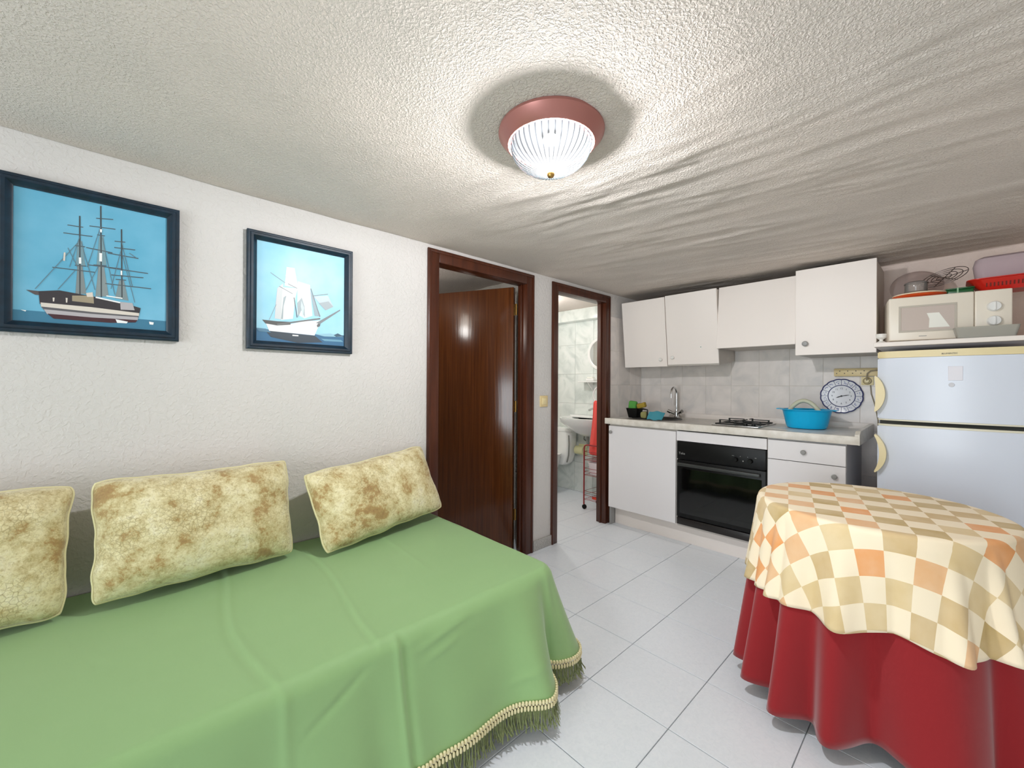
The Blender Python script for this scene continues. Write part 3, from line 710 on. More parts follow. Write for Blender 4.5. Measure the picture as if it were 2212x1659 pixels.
# perimeter path of the top edge: front edge, rounded corner, foot edge
RC = 0.07
path = []
y = -0.80
while y < BYE - RC: path.append((BX, y, 1.0, 0.0)); y += 0.0065
for k in range(13):
    a = k / 12 * PI / 2; path.append((BX - RC + RC * math.cos(a), BYE - RC + RC * math.sin(a), math.cos(a), math.sin(a)))
x = BX - RC - .009
while x > 0.03: path.append((x, BYE, 0.0, 1.0)); x -= 0.02
NP = len(path); corner_i = next(i for i, p in enumerate(path) if p[3] > 0)
DROP = 0.365
def drape(i, d):
    x, y, nx, ny = path[i]
    k = d / DROP
    if nx > 0.99:
        out = 0.03 * k + 0.062 * k * min(1.0, max(0.0, (y - 0.1) / 0.9)) + 0.02 * k
        fold = 0.05 * gauss(y, 1.06, 0.07) - 0.075 * gauss(y, 1.185, 0.035) + 0.010 * math.sin(y * 19) * k + 0.016 * gauss(y, 0.60, .05) - .012 * gauss(y, 0.50, .04) - 0.02 * gauss(y, .25, .06)
        out += fold * k ** 1.3
        out += 0.006 * (gauss(y, 0.572, .008) - gauss(y, .59, .012)) + 0.004 * gauss(y, .28, .012)
        out += 0.004 * noise.noise(Vector((y * 6, d * 8, 2.2)))
        for y0_, y1_, da, db, am in ((.60, .86, .085, .035, .005), (.64, .80, .120, .085, .004), (.88, 1.06, .03, .012, .003), (.30, .50, .16, .05, -.005), (.92, 1.12, .30, .27, .004)):
            if y0_ < y < y1_:
                q_ = (y - y0_) / (y1_ - y0_); out += am * math.sin(PI * q_) * gauss(d, da + (db - da) * q_, .010)
    else:
        a = math.atan2(ny, nx)
        if i < corner_i + 13:
            out = (0.085 + 0.055 * math.sin(2 * a) - 0.045 * (1 - a / (PI / 2)) ** 2) * k ** 1.15
        else:
            out = 0.085 * k + 0.03 * k * math.sin(x * 22)
    return out, 1.0
ROWS = [0.0, 0.004, 0.009, 0.016, 0.026, 0.04] + [0.05 + 0.315 * k / 42 for k in range(43)]
def skirt_pt(i, d):
    x, y, nx, ny = path[i]; r = 0.028
    o, _ = drape(i, d)
    if d < r * PI / 2:
        a = d / r; ox = r * math.sin(a) - r; dz = r * (1 - math.cos(a))
    else:
        ox = 0.0; dz = r + (d - r * PI / 2)
    cx = crease(min(x, .94), y) * max(0, 1 - d / .05)
    o = o * min(1.0, d / 0.05) if d < .05 else o
    return Vector((x + nx * (o + ox), y + ny * (o + ox), BT - dz * 0.99 + cx))
bm = bmesh.new()
sv = grid(bm, NP, len(ROWS), lambda i, j: skirt_pt(i, ROWS[j]))
# top surface: columns along y joined to the first row of the front edge
r0 = 0.028
front = [i for i in range(NP) if path[i][2] > 0.99]
NXT = 46
prev = None
for i in front + list(range(corner_i, corner_i + 13)):
    edge = sv[i][0]
    col_ = [edge]
    for k in range(1, NXT):
        x = edge.co.x - (edge.co.x - 0.012) * k / (NXT - 1); y = edge.co.y
        col_.append(bm.verts.new((x, y, BT + crease(x, y))))
    if prev:
        for k in range(NXT - 1):
            try: bm.faces.new((prev[k], col_[k], col_[k + 1], prev[k + 1]))
            except ValueError: pass
    prev = col_
# close the strip between the last top column and the straight foot edge
footrow = [sv[i][0] for i in range(corner_i + 12, NP)]
lastcol = prev
q = 0
for a, b_ in zip(footrow[:-1], footrow[1:]):
    pass
cover = thing('bedspread', 'green bedspread with tasselled fringe draped over the bed', 'bedspread', (0.5, 0.3, 0))
bmesh.ops.remove_doubles(bm, verts=bm.verts[:], dist=0.0004)
cl = obj('cloth', bm, 'green_fabric', cover, 60)
# fringe along the hem
hem = [skirt_pt(i, DROP) for i in range(NP)]
pts = []; acc = 0.0
for i in range(1, NP):
    a, b_ = hem[i - 1], hem[i]; l = (b_ - a).length; s = 0.0
    while acc + 1e-9 < l:
        pts.append((a.lerp(b_, acc / l), Vector((path[i][2], path[i][3], 0)), (b_ - a).normalized())); acc += 0.0029
    acc -= l
bk = bmesh.new(); bs = bmesh.new()
def blob(bm_, c, rx, rz):
    r = bmesh.ops.create_uvsphere(bm_, u_segments=6, v_segments=4, radius=1.0)
    for v in r['verts']: v.co = Vector((c.x + v.co.x * rx, c.y + v.co.y * rx, c.z + v.co.z * rz))
for i, (p, n_, tg_) in enumerate(pts):
    if i % 4 == 0:
        blob(bk, p + n_ * .003 + Vector((0, 0, .006)), .0062, .0085)
        blob(bk, p + n_ * .004 + tg_ * .006 + Vector((0, 0, -.011)), .005, .010)
    L_ = 0.068 + random.uniform(-.012, .010); w_ = 0.0018
    sw = n_ * random.uniform(-.004, .014) + tg_ * random.uniform(-.011, .011)
    a = p + Vector((0, 0, -.008)); b_ = a + sw * .5 + Vector((0, 0, -L_ * .6)); c = a + sw * 1.6 + Vector((0, 0, -L_))
    if c.z < 0.004: c.z = 0.004 + random.uniform(0, .004); c += n_ * .008
    rings = []
    for q_ in (a, b_, c):
        rings.append([bs.verts.new(q_ + tg_ * w_ * 1.2), bs.verts.new(q_ + n_ * w_), bs.verts.new(q_ - tg_ * w_ * 1.2)])
    for r1, r2 in zip(rings[:-1], rings[1:]):
        for k in range(3): bs.faces.new((r1[k], r1[(k + 1) % 3], r2[(k + 1) % 3], r2[k]))
o = obj('knotted_braid', bk, 'gold_thread', cover); o['kind'] = 'stuff'
o = obj('fringe', bs, 'fringe_green', cover, 0); o['kind'] = 'stuff'

# ------------------------------------------------------------------ cushions
def cushion(label, W_, H_, T_, seed, pinch=0.045):
    t = thing('cushion', label, 'cushion', local=True, group='patterned velvet cushions on the bed')
    n = 40; bm = bmesh.new()
    def pt(u, v, side):
        su = 1 - pinch * (1 - abs(v) ** 2) * 1.0; sv_ = 1 - pinch * 1.2 * (1 - abs(u) ** 2)
        cr_ = 1 - 0.05 * (abs(u) ** 7) * (abs(v) ** 7)
        x = u * W_ / 2 * su * cr_; z = v * H_ / 2 * sv_ * cr_
        h = ((1 - abs(u) ** 3.2) * (1 - abs(v) ** 3.2))
        th = T_ / 2 * max(0, h) ** 0.52
        th *= 1 + 0.13 * noise.noise(Vector((u * 1.6, v * 1.6, seed)))
        x += 0.006 * noise.noise(Vector((u * 3, v * 3, seed + 9))); z += 0.008 * noise.noise(Vector((u * 3, v * 3, seed + 4)))
        e = max(abs(u), abs(v))
        th += 0.004 * noise.noise(Vector((u * 9, v * 6, seed + 2))) * (1 if e < .98 else 0)
        return Vector((x, side * th, z))
    sp = lambda k: math.sin((k / n - .5) * PI) * 0.6 + (2 * k / n - 1) * 0.4
    for side in (-1, 1):
        grid(bm, n + 1, n + 1, lambda i, j: pt(sp(i), sp(j), side))
    bmesh.ops.remove_doubles(bm, verts=bm.verts[:], dist=0.0006)
    obj('cover', bm, 'cushion_velvet', t, 80)
    ring = [pt(sp(i), -1, 1) for i in range(n)] + [pt(1, sp(i), 1) for i in range(n)] + [pt(sp(n - i), 1, 1) for i in range(n)] + [pt(-1, sp(n - i), 1) for i in range(n)]
    obj('piping', tube(bmesh.new(), ring, 0.0042, 6, True), 'cushion_piping', t, 60)
    return t
def place(o, loc, lean, spin, yaw):
    # local x along the wall (+y world), local y = thickness (towards the room), local z up
    R_ = Matrix.Rotation(math.radians(yaw), 4, 'Z') @ Matrix(((0, -1, 0, 0), (1, 0, 0, 0), (0, 0, 1, 0), (0, 0, 0, 1)))
    o.matrix_world = Matrix.Translation(loc) @ R_ @ Matrix.Rotation(math.radians(lean), 4, 'X') @ Matrix.Rotation(math.radians(spin), 4, 'Y')
c1 = cushion('patterned cushion at the left edge of the picture, cut off by the frame', 0.50, 0.40, 0.19, 3.3)
place(c1, (0.150, -0.375, 0.684), -14, 2, 0)
c2 = cushion('wide patterned cushion in the middle of the row of three', 0.60, 0.39, 0.20, 8.1)
place(c2, (0.155, 0.215, 0.684), -14, 0.5, 5)
c3 = cushion('patterned cushion tilted against the wall beside the brown door', 0.665, 0.36, 0.16, 5.7)
place(c3, (0.150, 0.905, 0.668), -25, -5, 7)

# ------------------------------------------------------------------ round table with two cloths
TX, TY, TZ = 1.845, 2.09, 0.745
tbl = thing('round_table', 'small round table hidden under the red skirt', 'table', (TX, TY, 0))
obj('table_top', lathe(bmesh.new(), [(0.0, TZ - .026), (0.360, TZ - .026), (0.366, TZ - .022), (0.366, TZ - .012), (0.360, TZ - .008), (0.0, TZ - .008)], 64, (TX, TY, 0)), 'carcass', tbl)
for k in range(4):
    a = PI / 4 + k * PI / 2
    obj('leg', tube(bmesh.new(), [(TX + .20 * math.cos(a), TY + .20 * math.sin(a), TZ - .027), (TX + .27 * math.cos(a), TY + .27 * math.sin(a), 0.0)], 0.016, 10), 'dark_wood', tbl)
def drape_cloth(name, R_, zt, drop, fold, m_, flare, hemz=None, nth=360, uvscale=1.0, hole=None):
    bm = bmesh.new(); uvl = bm.loops.layers.uv.new('UVMap')
    rings = [0.0, 0.06, .12, .18, .24, .29, .33, .355]; r = 0.018
    rows = [('t', a) for a in rings if a < R_ - r - .003] + [('t', R_ - r)] + [('e', k / 5) for k in range(1, 6)] + [('d', (k / 26)) for k in range(1, 27)]
    ctr = bm.verts.new((TX, TY, zt))
    vs = []; flat = []
    for kind, v in rows[1:]:
        ring = []; fl = []
        for i in range(nth):
            th = 2 * PI * i / nth; c, s = math.cos(th), math.sin(th)
            if kind == 't': rho, z, ar = v, zt + 0.0012 * noise.noise(Vector((v * c * 7, v * s * 7, 1))), v
            elif kind == 'e':
                a = v * PI / 2; rho, z, ar = R_ - r + r * math.sin(a), zt - r * (1 - math.cos(a)), R_ - r + r * a
            else:
                dd = drop * (1 + (hemz(th) if hemz else 0)); d = v * dd
                rho = R_ + flare * v + fold(th, v); z = zt - r - d; ar = R_ - r + r * PI / 2 + d
            ring.append(bm.verts.new((TX + rho * c, TY + rho * s, z))); fl.append((ar * c, ar * s))
        vs.append(ring); flat.append(fl)
    def setuv(f, uvs):
        for lp, q_ in zip(f.loops, uvs): lp[uvl].uv = q_
    for i in range(nth):
        n = (i + 1) % nth
        setuv(bm.faces.new((ctr, vs[0][i], vs[0][n])), [(0, 0), flat[0][i], flat[0][n]])
        for j in range(len(vs) - 1):
            setuv(bm.faces.new((vs[j][i], vs[j + 1][i], vs[j + 1][n], vs[j][n])), [flat[j][i], flat[j + 1][i], flat[j + 1][n], flat[j][n]])
    o = obj(name, bm, m_, None, 80)
    sm = o.modifiers.new('thickness', 'SOLIDIFY'); sm.thickness = 0.0016; sm.offset = -1
    return o
def adiff(a, b_): return (a - b_ + PI) % (2 * PI) - PI
def ag(th, deg, wd): return math.exp(-(adiff(th, math.radians(deg)) / math.radians(wd)) ** 2)
def fold_skirt(th, v):
    f = 0
    for deg, wd, am in ((186, 8, .034), (206, 5.5, .044), (223.5, 6, .052), (243, 6.5, .060), (262, 8, .038), (300, 16, .035), (335, 10, .04), (0, 9, .04), (25, 9, .04), (50, 10, .04), (80, 10, .04), (105, 9, .04), (130, 10, .04), (160, 10, .035)):
        f += am * ag(th, deg, wd)
    for deg, wd, am in ((196, 4, .026), (214.5, 3.6, .032), (233, 4, .034), (253, 5, .03), (277, 9, .055), (320, 5, .03), (348, 6, .02)):
        f -= am * ag(th, deg, wd)
    return (1.35 * f + 0.004 * math.sin(17 * th)) * (0.25 * v ** .5 + 0.75 * v ** 1.2)
skirt = drape_cloth('table_skirt', 0.372, TZ - .004, 0.668, fold_skirt, 'red_fabric', 0.044, hemz=lambda th: 0.010 * math.sin(3 * th) - .03 * ag(th, 283, 10))
tag(skirt, 'long plain red skirt hanging around the round table', 'table skirt')
def fold_cloth(th, v):
    f = 0
    for deg, wd, am in ((190, 10, .018), (212, 5, .028), (234, 5, .036), (264, 6, .036), (303, 5.5, .038), (321, 4, .036), (343, 9, .03), (10, 12, .03), (45, 11, .03), (80, 12, .03), (115, 12, .03), (150, 12, .025)):
        f += am * ag(th, deg, wd)
    for deg, wd, am in ((201, 5, .012), (224, 4, .018), (248, 7, .014), (285, 8, .012), (312, 4, .016), (332, 5, .012)):
        f -= am * ag(th, deg, wd)
    return (1.35 * f + .004) * (0.2 * v ** .5 + .8 * v ** 1.2)
def skirt_guard(th, v):         # the top cloth lies outside the skirt
    vs_ = min(1.0, v * 0.305 / 0.668)
    return max(fold_cloth(th, v), 0.044 * vs_ + fold_skirt(th, vs_) - 0.022 * v - 0.375 + 0.372 + 0.006)
cloth = drape_cloth('tablecloth', 0.377, TZ + .002, 0.305, skirt_guard, 'check_cloth', 0.022, hemz=lambda th: 0.03 * math.sin(2 * th + 1) + .05 * ag(th, 303, 14) + .04 * ag(th, 265, 8) - .05 * ag(th, 285, 9))
tag(cloth, 'cream and orange checked cloth spread on the round table', 'tablecloth')
cloth['label'] = 'cream, tan and orange checked tablecloth over the round table'

# ------------------------------------------------------------------ base kitchen units
FY = 3.02
def knob(name, x, y, z, parent, m_='grey_plastic', r=0.0145):
    return obj(name, lathe(bmesh.new(), [(0.0, -0.026), (r * .7, -0.025), (r, -0.020), (r, -0.014), (r * .5, -0.009), (r * .45, 0.001)], 20, (x, y, z), 'y'), m_, parent)
def carcass(bm, x0, x1, y0, y1, z0, z1, th=0.016):
    box(bm, x0, x0 + th, y0, y1, z0, z1); box(bm, x1 - th, x1, y0, y1, z0, z1); box(bm, x0 + th, x1 - th, y0, y1, z0, z0 + th); box(bm, x0 + th, x1 - th, y1 - .006, y1, z0 + th, z1); box(bm, x0 + th, x1 - th, y0, y0 + .05, z1 - th, z1)
    return bm
CZ = 0.866
t = thing('sink_cabinet', 'pale grey base cabinet under the sink, one door with corner knob', 'cabinet', (0.34, FY, 0))
obj('body', carcass(bmesh.new(), 0.045, 0.636, FY + .019, 3.615, 0.158, CZ - .002), 'carcass', t, 0)
d = obj('door', boxm(0.045, 0.634, FY, FY + .018, 0.160, 0.852, 0.0015, 1), 'grey_laminate', t)
knob('knob', 0.072, FY, 0.80, d)
obj('side_foot', boxm(0.036, 0.052, FY + .03, FY + .09, 0.0, 0.158), 'grey_plastic', t, 0)
for x in (0.09, 0.6): obj('leg', lathe(bmesh.new(), [(0, 0), (.02, 0), (.014, .01), (.014, .158), (0, .158)], 10, (x, 3.5, 0)), 'black_plastic', t)
t = thing('oven_cabinet', 'white oven housing cabinet with filler strip above the oven', 'cabinet', (0.94, FY, 0))
bm = bmesh.new(); th = .014
box(bm, 0.637, 0.642, FY + .019, 3.615, 0.158, CZ - .002); box(bm, 1.237, 1.242, FY + .019, 3.615, 0.158, CZ - .002); box(bm, 0.642, 1.237, FY + .019, 3.615, 0.146, 0.158)
obj('body', bm, 'carcass', t, 0)
obj('filler_strip', boxm(0.640, 1.238, FY, FY + .018, 0.786, 0.858, 0.0015, 1), 'grey_laminate', t)
t = thing('drawer_cabinet', 'pale grey base cabinet with drawer over door beside the fridge', 'cabinet', (1.44, FY, 0))
obj('body', carcass(bmesh.new(), 1.243, 1.64, FY + .019, 3.615, 0.158, CZ - .002), mat('side_grey', (184, 182, 184), 0.5), t, 0)
d = obj('drawer_front', boxm(1.244, 1.638, FY, FY + .018, 0.735, 0.855, 0.0015, 1), 'grey_laminate', t); knob('knob', 1.437, FY, 0.796, d)
d = obj('door', boxm(1.244, 1.638, FY, FY + .018, 0.160, 0.731, 0.0015, 1), 'grey_laminate', t); knob('knob', 1.588, FY, 0.672, d)
for x in (1.28, 1.6): obj('leg', lathe(bmesh.new(), [(0, 0), (.02, 0), (.014, .01), (.014, .158), (0, .158)], 10, (x, 3.5, 0)), 'black_plastic', t)
tag(obj('plinth', boxm(0.052, 1.64, 3.115, 3.131, 0.0, 0.143, 0.001, 1), 'white_laminate'), 'white plinth board along the floor under the base cabinets', 'plinth')

# oven
t = thing('oven', 'black built-in oven with glass door between the base cabinets', 'oven', (0.94, FY, 0.16))
obj('body', boxm(0.66, 1.22, FY + .02, 3.56, 0.172, 0.77), 'black_plastic', t, 0)
cp = obj('control_panel', boxm(0.646, 1.234, FY - .004, FY + .018, 0.652, 0.782, 0.003), 'black_plastic', t)
for x in (1.055, 1.145):
    obj('control_knob', lathe(bmesh.new(), [(0, -.024), (.013, -.024), (.015, -.018), (.016, -.003)], 20, (x, FY - .003, 0.700), 'y'), 'black_plastic', cp)
obj('pilot_lamp', lathe(bmesh.new(), [(0, -.004), (.004, -.004), (.004, 0)], 10, (1.10, FY - .003, 0.694), 'y'), 'grey_plastic', cp)
bm = text_bm('Teka', 0.024, facing_front(0.684, FY - .0045, 0.694)); obj('lettering', bm, 'grey_plastic', cp, 0)
bm = bmesh.new()
for x in (1.03, 1.038, 1.08, 1.125, 1.17, 1.175): box(bm, x, x + .005, FY - .0046, FY - .004, .722, .725)
obj('dial_marks', bm, 'grey_plastic', cp, 0)['kind'] = 'stuff'
dr = obj('door', boxm(0.646, 1.234, FY - .004, FY + .018, 0.222, 0.644, 0.003), 'black_plastic', t)
obj('window_glass', boxm(0.668, 1.212, FY - .0065, FY - .003, 0.250, 0.585, 0.001, 1), 'black_glass', dr)
obj('door_handle', boxm(0.664, 1.208, FY - .040, FY - .016, 0.604, 0.628, 0.006, 3), mat('handle_black', (50, 52, 50), 0.4), dr)
for x in (.68, 1.172): obj('handle_bracket', boxm(x, x + .02, FY - .02, FY - .003, .608, .624), 'black_plastic', dr, 0)
obj('lower_panel', boxm(0.646, 1.234, FY, FY + .018, 0.163, 0.214, 0.002), mat('oven_brown', (26, 20, 18), 0.4), t)

# worktop with raised back and end rims and a round sink cut-out
SX, SY, SR = 0.335, 3.30, 0.185
bm = bmesh.new(); box(bm, 0.022, 1.70, 2.995, YB - .012, 0.870, 0.915, 0.010, 3)
wt_o = obj('worktop_slab', bm, 'worktop')
cut = obj('cutter', lathe(bmesh.new(), [(SR, 0.80), (SR, 1.0)], 48, (SX, SY, 0), cap0=True, cap1=True), 'worktop')
md = wt_o.modifiers.new('hole', 'BOOLEAN'); md.object = cut; md.operation = 'DIFFERENCE'; md.solver = 'EXACT'
bpy.context.view_layer.update()
me = bpy.data.meshes.new_from_object(wt_o.evaluated_get(bpy.context.evaluated_depsgraph_get()))
bpy.data.objects.remove(wt_o); bpy.data.objects.remove(cut)
t = thing('worktop', 'pale marbled worktop running from the wall to the fridge', 'worktop', (0.86, 3.0, 0.87))
o = bpy.data.objects.new('slab', me); COL.objects.link(o); me.transform(Matrix.Translation(-ORG[t.name])); o.parent = t
bm = bmesh.new(); box(bm, 0.022, 1.702, 2.990, 3.004, 0.868, 0.917, 0.004, 2); obj('front_edge', bm, 'worktop_edge', t)
bm = bmesh.new(); box(bm, 0.40, 1.70, YB - .030, YB - .010, 0.912, 0.954, 0.005, 2); obj('back_rim', bm, 'white_laminate', t)
bm = bmesh.new(); extrude_poly(bm, [(1.680, 3.0, 0.912), (1.680, 3.0, 0.926), (1.680, 3.03, 0.944), (1.680, YB - .02, 0.952), (1.680, YB - .02, 0.912)], (0.022, 0, 0)); box(bm, 1.6955, 1.7025, 2.991, YB - .02, .868, .93); obj('end_rim', bm, 'worktop_edge', t, 30)
obj('joint_line', boxm(0.6425, 0.6435, 2.9893, 3.02, 0.872, 0.9155), mat('joint', (150, 140, 126), .8), t, 0)

# sink and tap
t = thing('kitchen_sink', 'round dark steel sink let into the left of the worktop', 'sink', (SX, SY, 0.75))
obj('bowl', lathe(bmesh.new(), [(SR + .018, .9155), (SR + .016, .920), (SR - .004, .9195), (SR - .010, .912), (SR - .018, .80), (SR - .05, .765), (.03, .76), (0.0, .758)], 48, (SX, SY, 0)), mat('dark_steel', (62, 60, 58), 0.35, 0.6), t)
obj('drain', lathe(bmesh.new(), [(0, .764), (.028, .764), (.03, .76)], 20, (SX, SY, 0)), 'steel', t)
px_, py_ = 0.405, 3.52
t = thing('kitchen_tap', 'chrome two-handled tap with tall swan neck at the sink', 'tap', (px_, py_, .916))
obj('body', lathe(bmesh.new(), [(0, .915), (.026, .915), (.026, .922), (.019, .93), (.018, .965), (.012, .972), (.011, .99), (0, .99)], 24, (px_, py_, 0)), 'chrome', t)
sp = [(px_, py_, .98), (px_, py_, 1.10)] + [(px_ - .0 , py_ - .05 + .05 * math.cos(a), 1.13 + .05 * math.sin(a)) for a in [PI * k / 10 for k in range(11)]] + [(px_, py_ - .10, 1.09)]
obj('spout', tube(bmesh.new(), sp, 0.0085, 12), 'chrome', t, 60)
for s in (-1, 1):
    h = obj('handle', tube(bmesh.new(), [(px_ + s * .015, py_ - .004, .950), (px_ + s * .045, py_ - .022, .966)], .011, 10), 'chrome', t, 60)
    obj('handle_knob', tube(bmesh.new(), [(px_ + s * .043, py_ - .02, .964), (px_ + s * .050, py_ - .024, .969), (px_ + s * .066, py_ - .034, .978)], lambda q: (.016 if q < .8 else .014), 12), 'chrome', h, 50)

# caddy, sponges and cloth by the sink
t = thing('sponge_caddy', 'small black plastic tub with rim handle at the sink', 'tub', (0.185, 3.235, .921))
bm = bmesh.new()
cx_, cy_ = 0.185, 3.20
lathe(bm, [(0.0, .921), (.040, .921), (.056, .998), (.060, 1.000), (.058, 1.002), (.052, 1.0), (.038, .926), (0, .926)], 24, (cx_, cy_, 0), mod=lambda t_, j: 1.0 / max(abs(math.cos(t_)), abs(math.sin(t_))) ** .75)
obj('tub', bm, 'black_plastic', t)
obj('handle_arm', tube(bmesh.new(), [(cx_ + .05, cy_ - .03, .995), (cx_ + .11, cy_ - .035, .999), (cx_ + .135, cy_ - .03, .994), (cx_ + .136, cy_ - .028, .965), (cx_ + .134, cy_ - .028, .925)], .006, 8), 'black_plastic', t)
def sponge(name, label, c, sz, rot, m_, seed):
    bm = bmesh.new(); box(bm, -sz[0] / 2, sz[0] / 2, -sz[1] / 2, sz[1] / 2, -sz[2] / 2, sz[2] / 2, min(sz) * .28, 3)
    bmesh.ops.subdivide_edges(bm, edges=bm.edges[:], cuts=1, use_grid_fill=True)
    for v in bm.verts: v.co += .006 * noise.noise_vector(v.co * 28 + Vector((seed, 0, 0)))
    o = obj(name, bm, m_, None, 60); o.location = c; o.rotation_euler = rot
    return tag(o, label, 'sponge')
sponge('sponge', 'bright green sponge standing in the black tub', (cx_ - .018, cy_, 1.012), (.066, .045, .10), (0.1, .15, .2), 'sponge_green', 1)
sponge('sponge', 'ochre yellow sponge leaning over the black tub', (cx_ + .062, cy_ + .004, 1.026), (.075, .045, .045), (0.1, -.25, .1), 'sponge_yellow', 5)
sponge('sponge', 'olive sponge lying beside the black tub', (cx_ + .100, cy_ - .022, .949), (.05, .04, .055), (0, .05, .2), mat('sponge_olive', (150, 146, 92), .9), 8)
bm = bmesh.new()
def clpt(i, j):
    u, v = i / 16, j / 16
    return Vector((.375 + .125 * u + .028 * v * (.3 + u * .2), 3.06 + .03 * v + .006 * math.sin(u * 7), .9225 + .066 * v ** .9 * (1 - .08 * (2 * u - 1) ** 4) + .004 * math.sin(u * 9 + v * 3)))
grid(bm, 17, 17, clpt)
o = obj('dish_cloth', bm, 'cloth_teal', None, 60); sm = o.modifiers.new('t', 'SOLIDIFY'); sm.thickness = .004
tag(o, 'folded teal dish cloth on the sink edge in front of the tap', 'cloth')

# gas hob
HX0, HX1, HY0, HY1 = 0.865, 1.170, 3.085, 3.50
t = thing('gas_hob', 'two-burner steel gas hob with black pan supports in the worktop', 'hob', ((HX0 + HX1) / 2, (HY0 + HY1) / 2, .915))
obj('plate', boxm(HX0, HX1, HY0, HY1, .9155, .9225, .003), 'steel', t)
for cy_h in (3.19, 3.385):
    b_ = obj('burner', lathe(bmesh.new(), [(0, .936), (.026, .936), (.03, .932), (.03, .928), (.042, .926), (.042, .922)], 24, (1.02, cy_h, 0)), 'black_iron', t)
bm = bmesh.new()
for (xa, xb, ya, yb) in ((HX0 + .02, HX1 - .02, HY0 + .03, (HY0 + HY1) / 2 - .008), (HX0 + .02, HX1 - .02, (HY0 + HY1) / 2 + .008, HY1 - .02)):
    mx_, my_ = (xa + xb) / 2, (ya + yb) / 2; g = bmesh.new(); z1 = .951
    tube(g, [(xa, ya, .927), (xb, ya, .927), (xb, yb, .927), (xa, yb, .927)], .0045, 6, True)
    for p, q_ in (((xa, my_), (mx_ - .03, my_)), ((xb, my_), (mx_ + .03, my_)), ((mx_, ya), (mx_, my_ - .03)), ((mx_, yb), (mx_, my_ + .03))):
        box(g, min(p[0], q_[0]) - .003, max(p[0], q_[0]) + .003, min(p[1], q_[1]) - .003, max(p[1], q_[1]) + .003, z1 - .006, z1)
        box(g, p[0] - .005, p[0] + .005, p[1] - .005, p[1] + .005, .924, z1)
    obj('pan_support', g, 'black_iron', t, 40)
for x in (HX0 + .22, HX0 + .27):
    obj('gas_knob', lathe(bmesh.new(), [(0, .940), (.012, .940), (.014, .925), (.014, .922)], 16, (x, HY0 + .022, 0)), 'black_plastic', t)

# blue basin with a hose in it
BXc, BYc = 1.385, 3.345
t = thing('washing_up_basin', 'bright blue plastic basin on the right of the worktop', 'basin', (BXc, BYc, .915))
obj('bowl', lathe(bmesh.new(), [(0.0, .917), (.098, .917), (.106, .921), (.112, .935), (.132, 1.030), (.136, 1.038), (.152, 1.040), (.153, 1.044), (.134, 1.044), (.126, 1.034), (.106, .940), (.098, .925), (0, .923)], 48, (BXc, BYc, 0), mod=lambda q, j: 1.0 + .03 * abs(math.cos(q)) ** 6), 'blue_plastic', t)
for x in (BXc - .168, BXc + .13): obj('rim_grip', boxm(x, x + .038, BYc - .04, BYc + .04, 1.039, 1.045, .003), 'blue_plastic', t)
pts = [(BXc - .09, BYc - .01, .928)] + [(BXc - .09 + .18 * k / 12, BYc - .02, .99 + .125 * math.sin(PI * (.1 + .82 * k / 12)) ** .8 - .03 * (k / 12)) for k in range(13)] + [(BXc + .10, BYc - .02, .93)]
tag(obj('drain_hose', tube(bmesh.new(), pts, .0135, 10), 'hose', None, 60), 'cream ribbed hose arching out of the blue basin', 'hose')

# ------------------------------------------------------------------ things on the tiled wall
WF = YB - .008
ccx, ccz = 1.532, 1.132
t = thing('wall_clock', 'round blue and white ceramic plate clock on the kitchen tiles', 'clock', (ccx, WF, ccz))
scal = lambda q, j: 1.0 + (0.028 * abs(math.sin(8 * q)) if j in (2, 3, 4) else 0)
obj('plate', lathe(bmesh.new(), [(0.0, -.012), (.072, -.012), (.112, -.020), (.116, -.018), (.113, -.014), (.07, -.001), (0, -.001)], 128, (ccx, WF, ccz), 'y', mod=scal), 'clock_face', t)
g = bmesh.new()
n = 128; sc_pts = []
for i in range(n):
    q = 2 * PI * i / n; r_ = .1135 * (1 + .028 * abs(math.sin(8 * q))); sc_pts.append((ccx + r_ * math.cos(q), WF - .0195, ccz + r_ * math.sin(q)))
tube(g, sc_pts, .0042, 6, True)
obj('blue_edge', g, 'clock_blue', t, 60)
obj('blue_ring', tube(bmesh.new(), arc((ccx, WF - .0128, ccz), .0745, 0, 2 * PI * .99, 64), .0028, 6, True), 'clock_blue', t, 60)
for i in range(16):
    q = 2 * PI * (i + .5) / 16 + PI / 16
    a = (ccx + .078 * math.cos(q), WF - .0138, ccz + .078 * math.sin(q)); b_ = (ccx + .111 * math.cos(q), WF - .0203, ccz + .111 * math.sin(q))
    obj('spoke', tube(bmesh.new(), [a, b_], .0013, 5), 'clock_blue', t, 60)
g = bmesh.new()
for i in range(16):
    q0 = 2 * PI * i / 16 + PI / 16
    for k in range(5):
        q = q0 + random.uniform(-.1, .1); r_ = random.uniform(.086, .104); rr = random.uniform(.002, .0042)
        yy = WF - .0122 - .008 * (r_ - .072) / .04 - .0008
        c_ = Vector((ccx + r_ * math.cos(q), yy, ccz + r_ * math.sin(q)))
        g.faces.new([g.verts.new(c_ + Vector((rr * math.cos(2 * PI * z / 7 + .2) * random.uniform(.5, 1.3), -.0003 * 0, rr * math.sin(2 * PI * z / 7 + .2)))) for z in range(7)])
o = obj('floral_print', g, mat('clock_ink', (130, 136, 176), .4), t, 0); o['kind'] = 'stuff'
for k in range(1, 13):
    q = PI / 2 - k * PI / 6
    obj('numeral', text_bm(str(k), .0165, facing_front(ccx + .052 * math.cos(q), WF - .0126, ccz + .052 * math.sin(q))), 'numeral', t, 0)
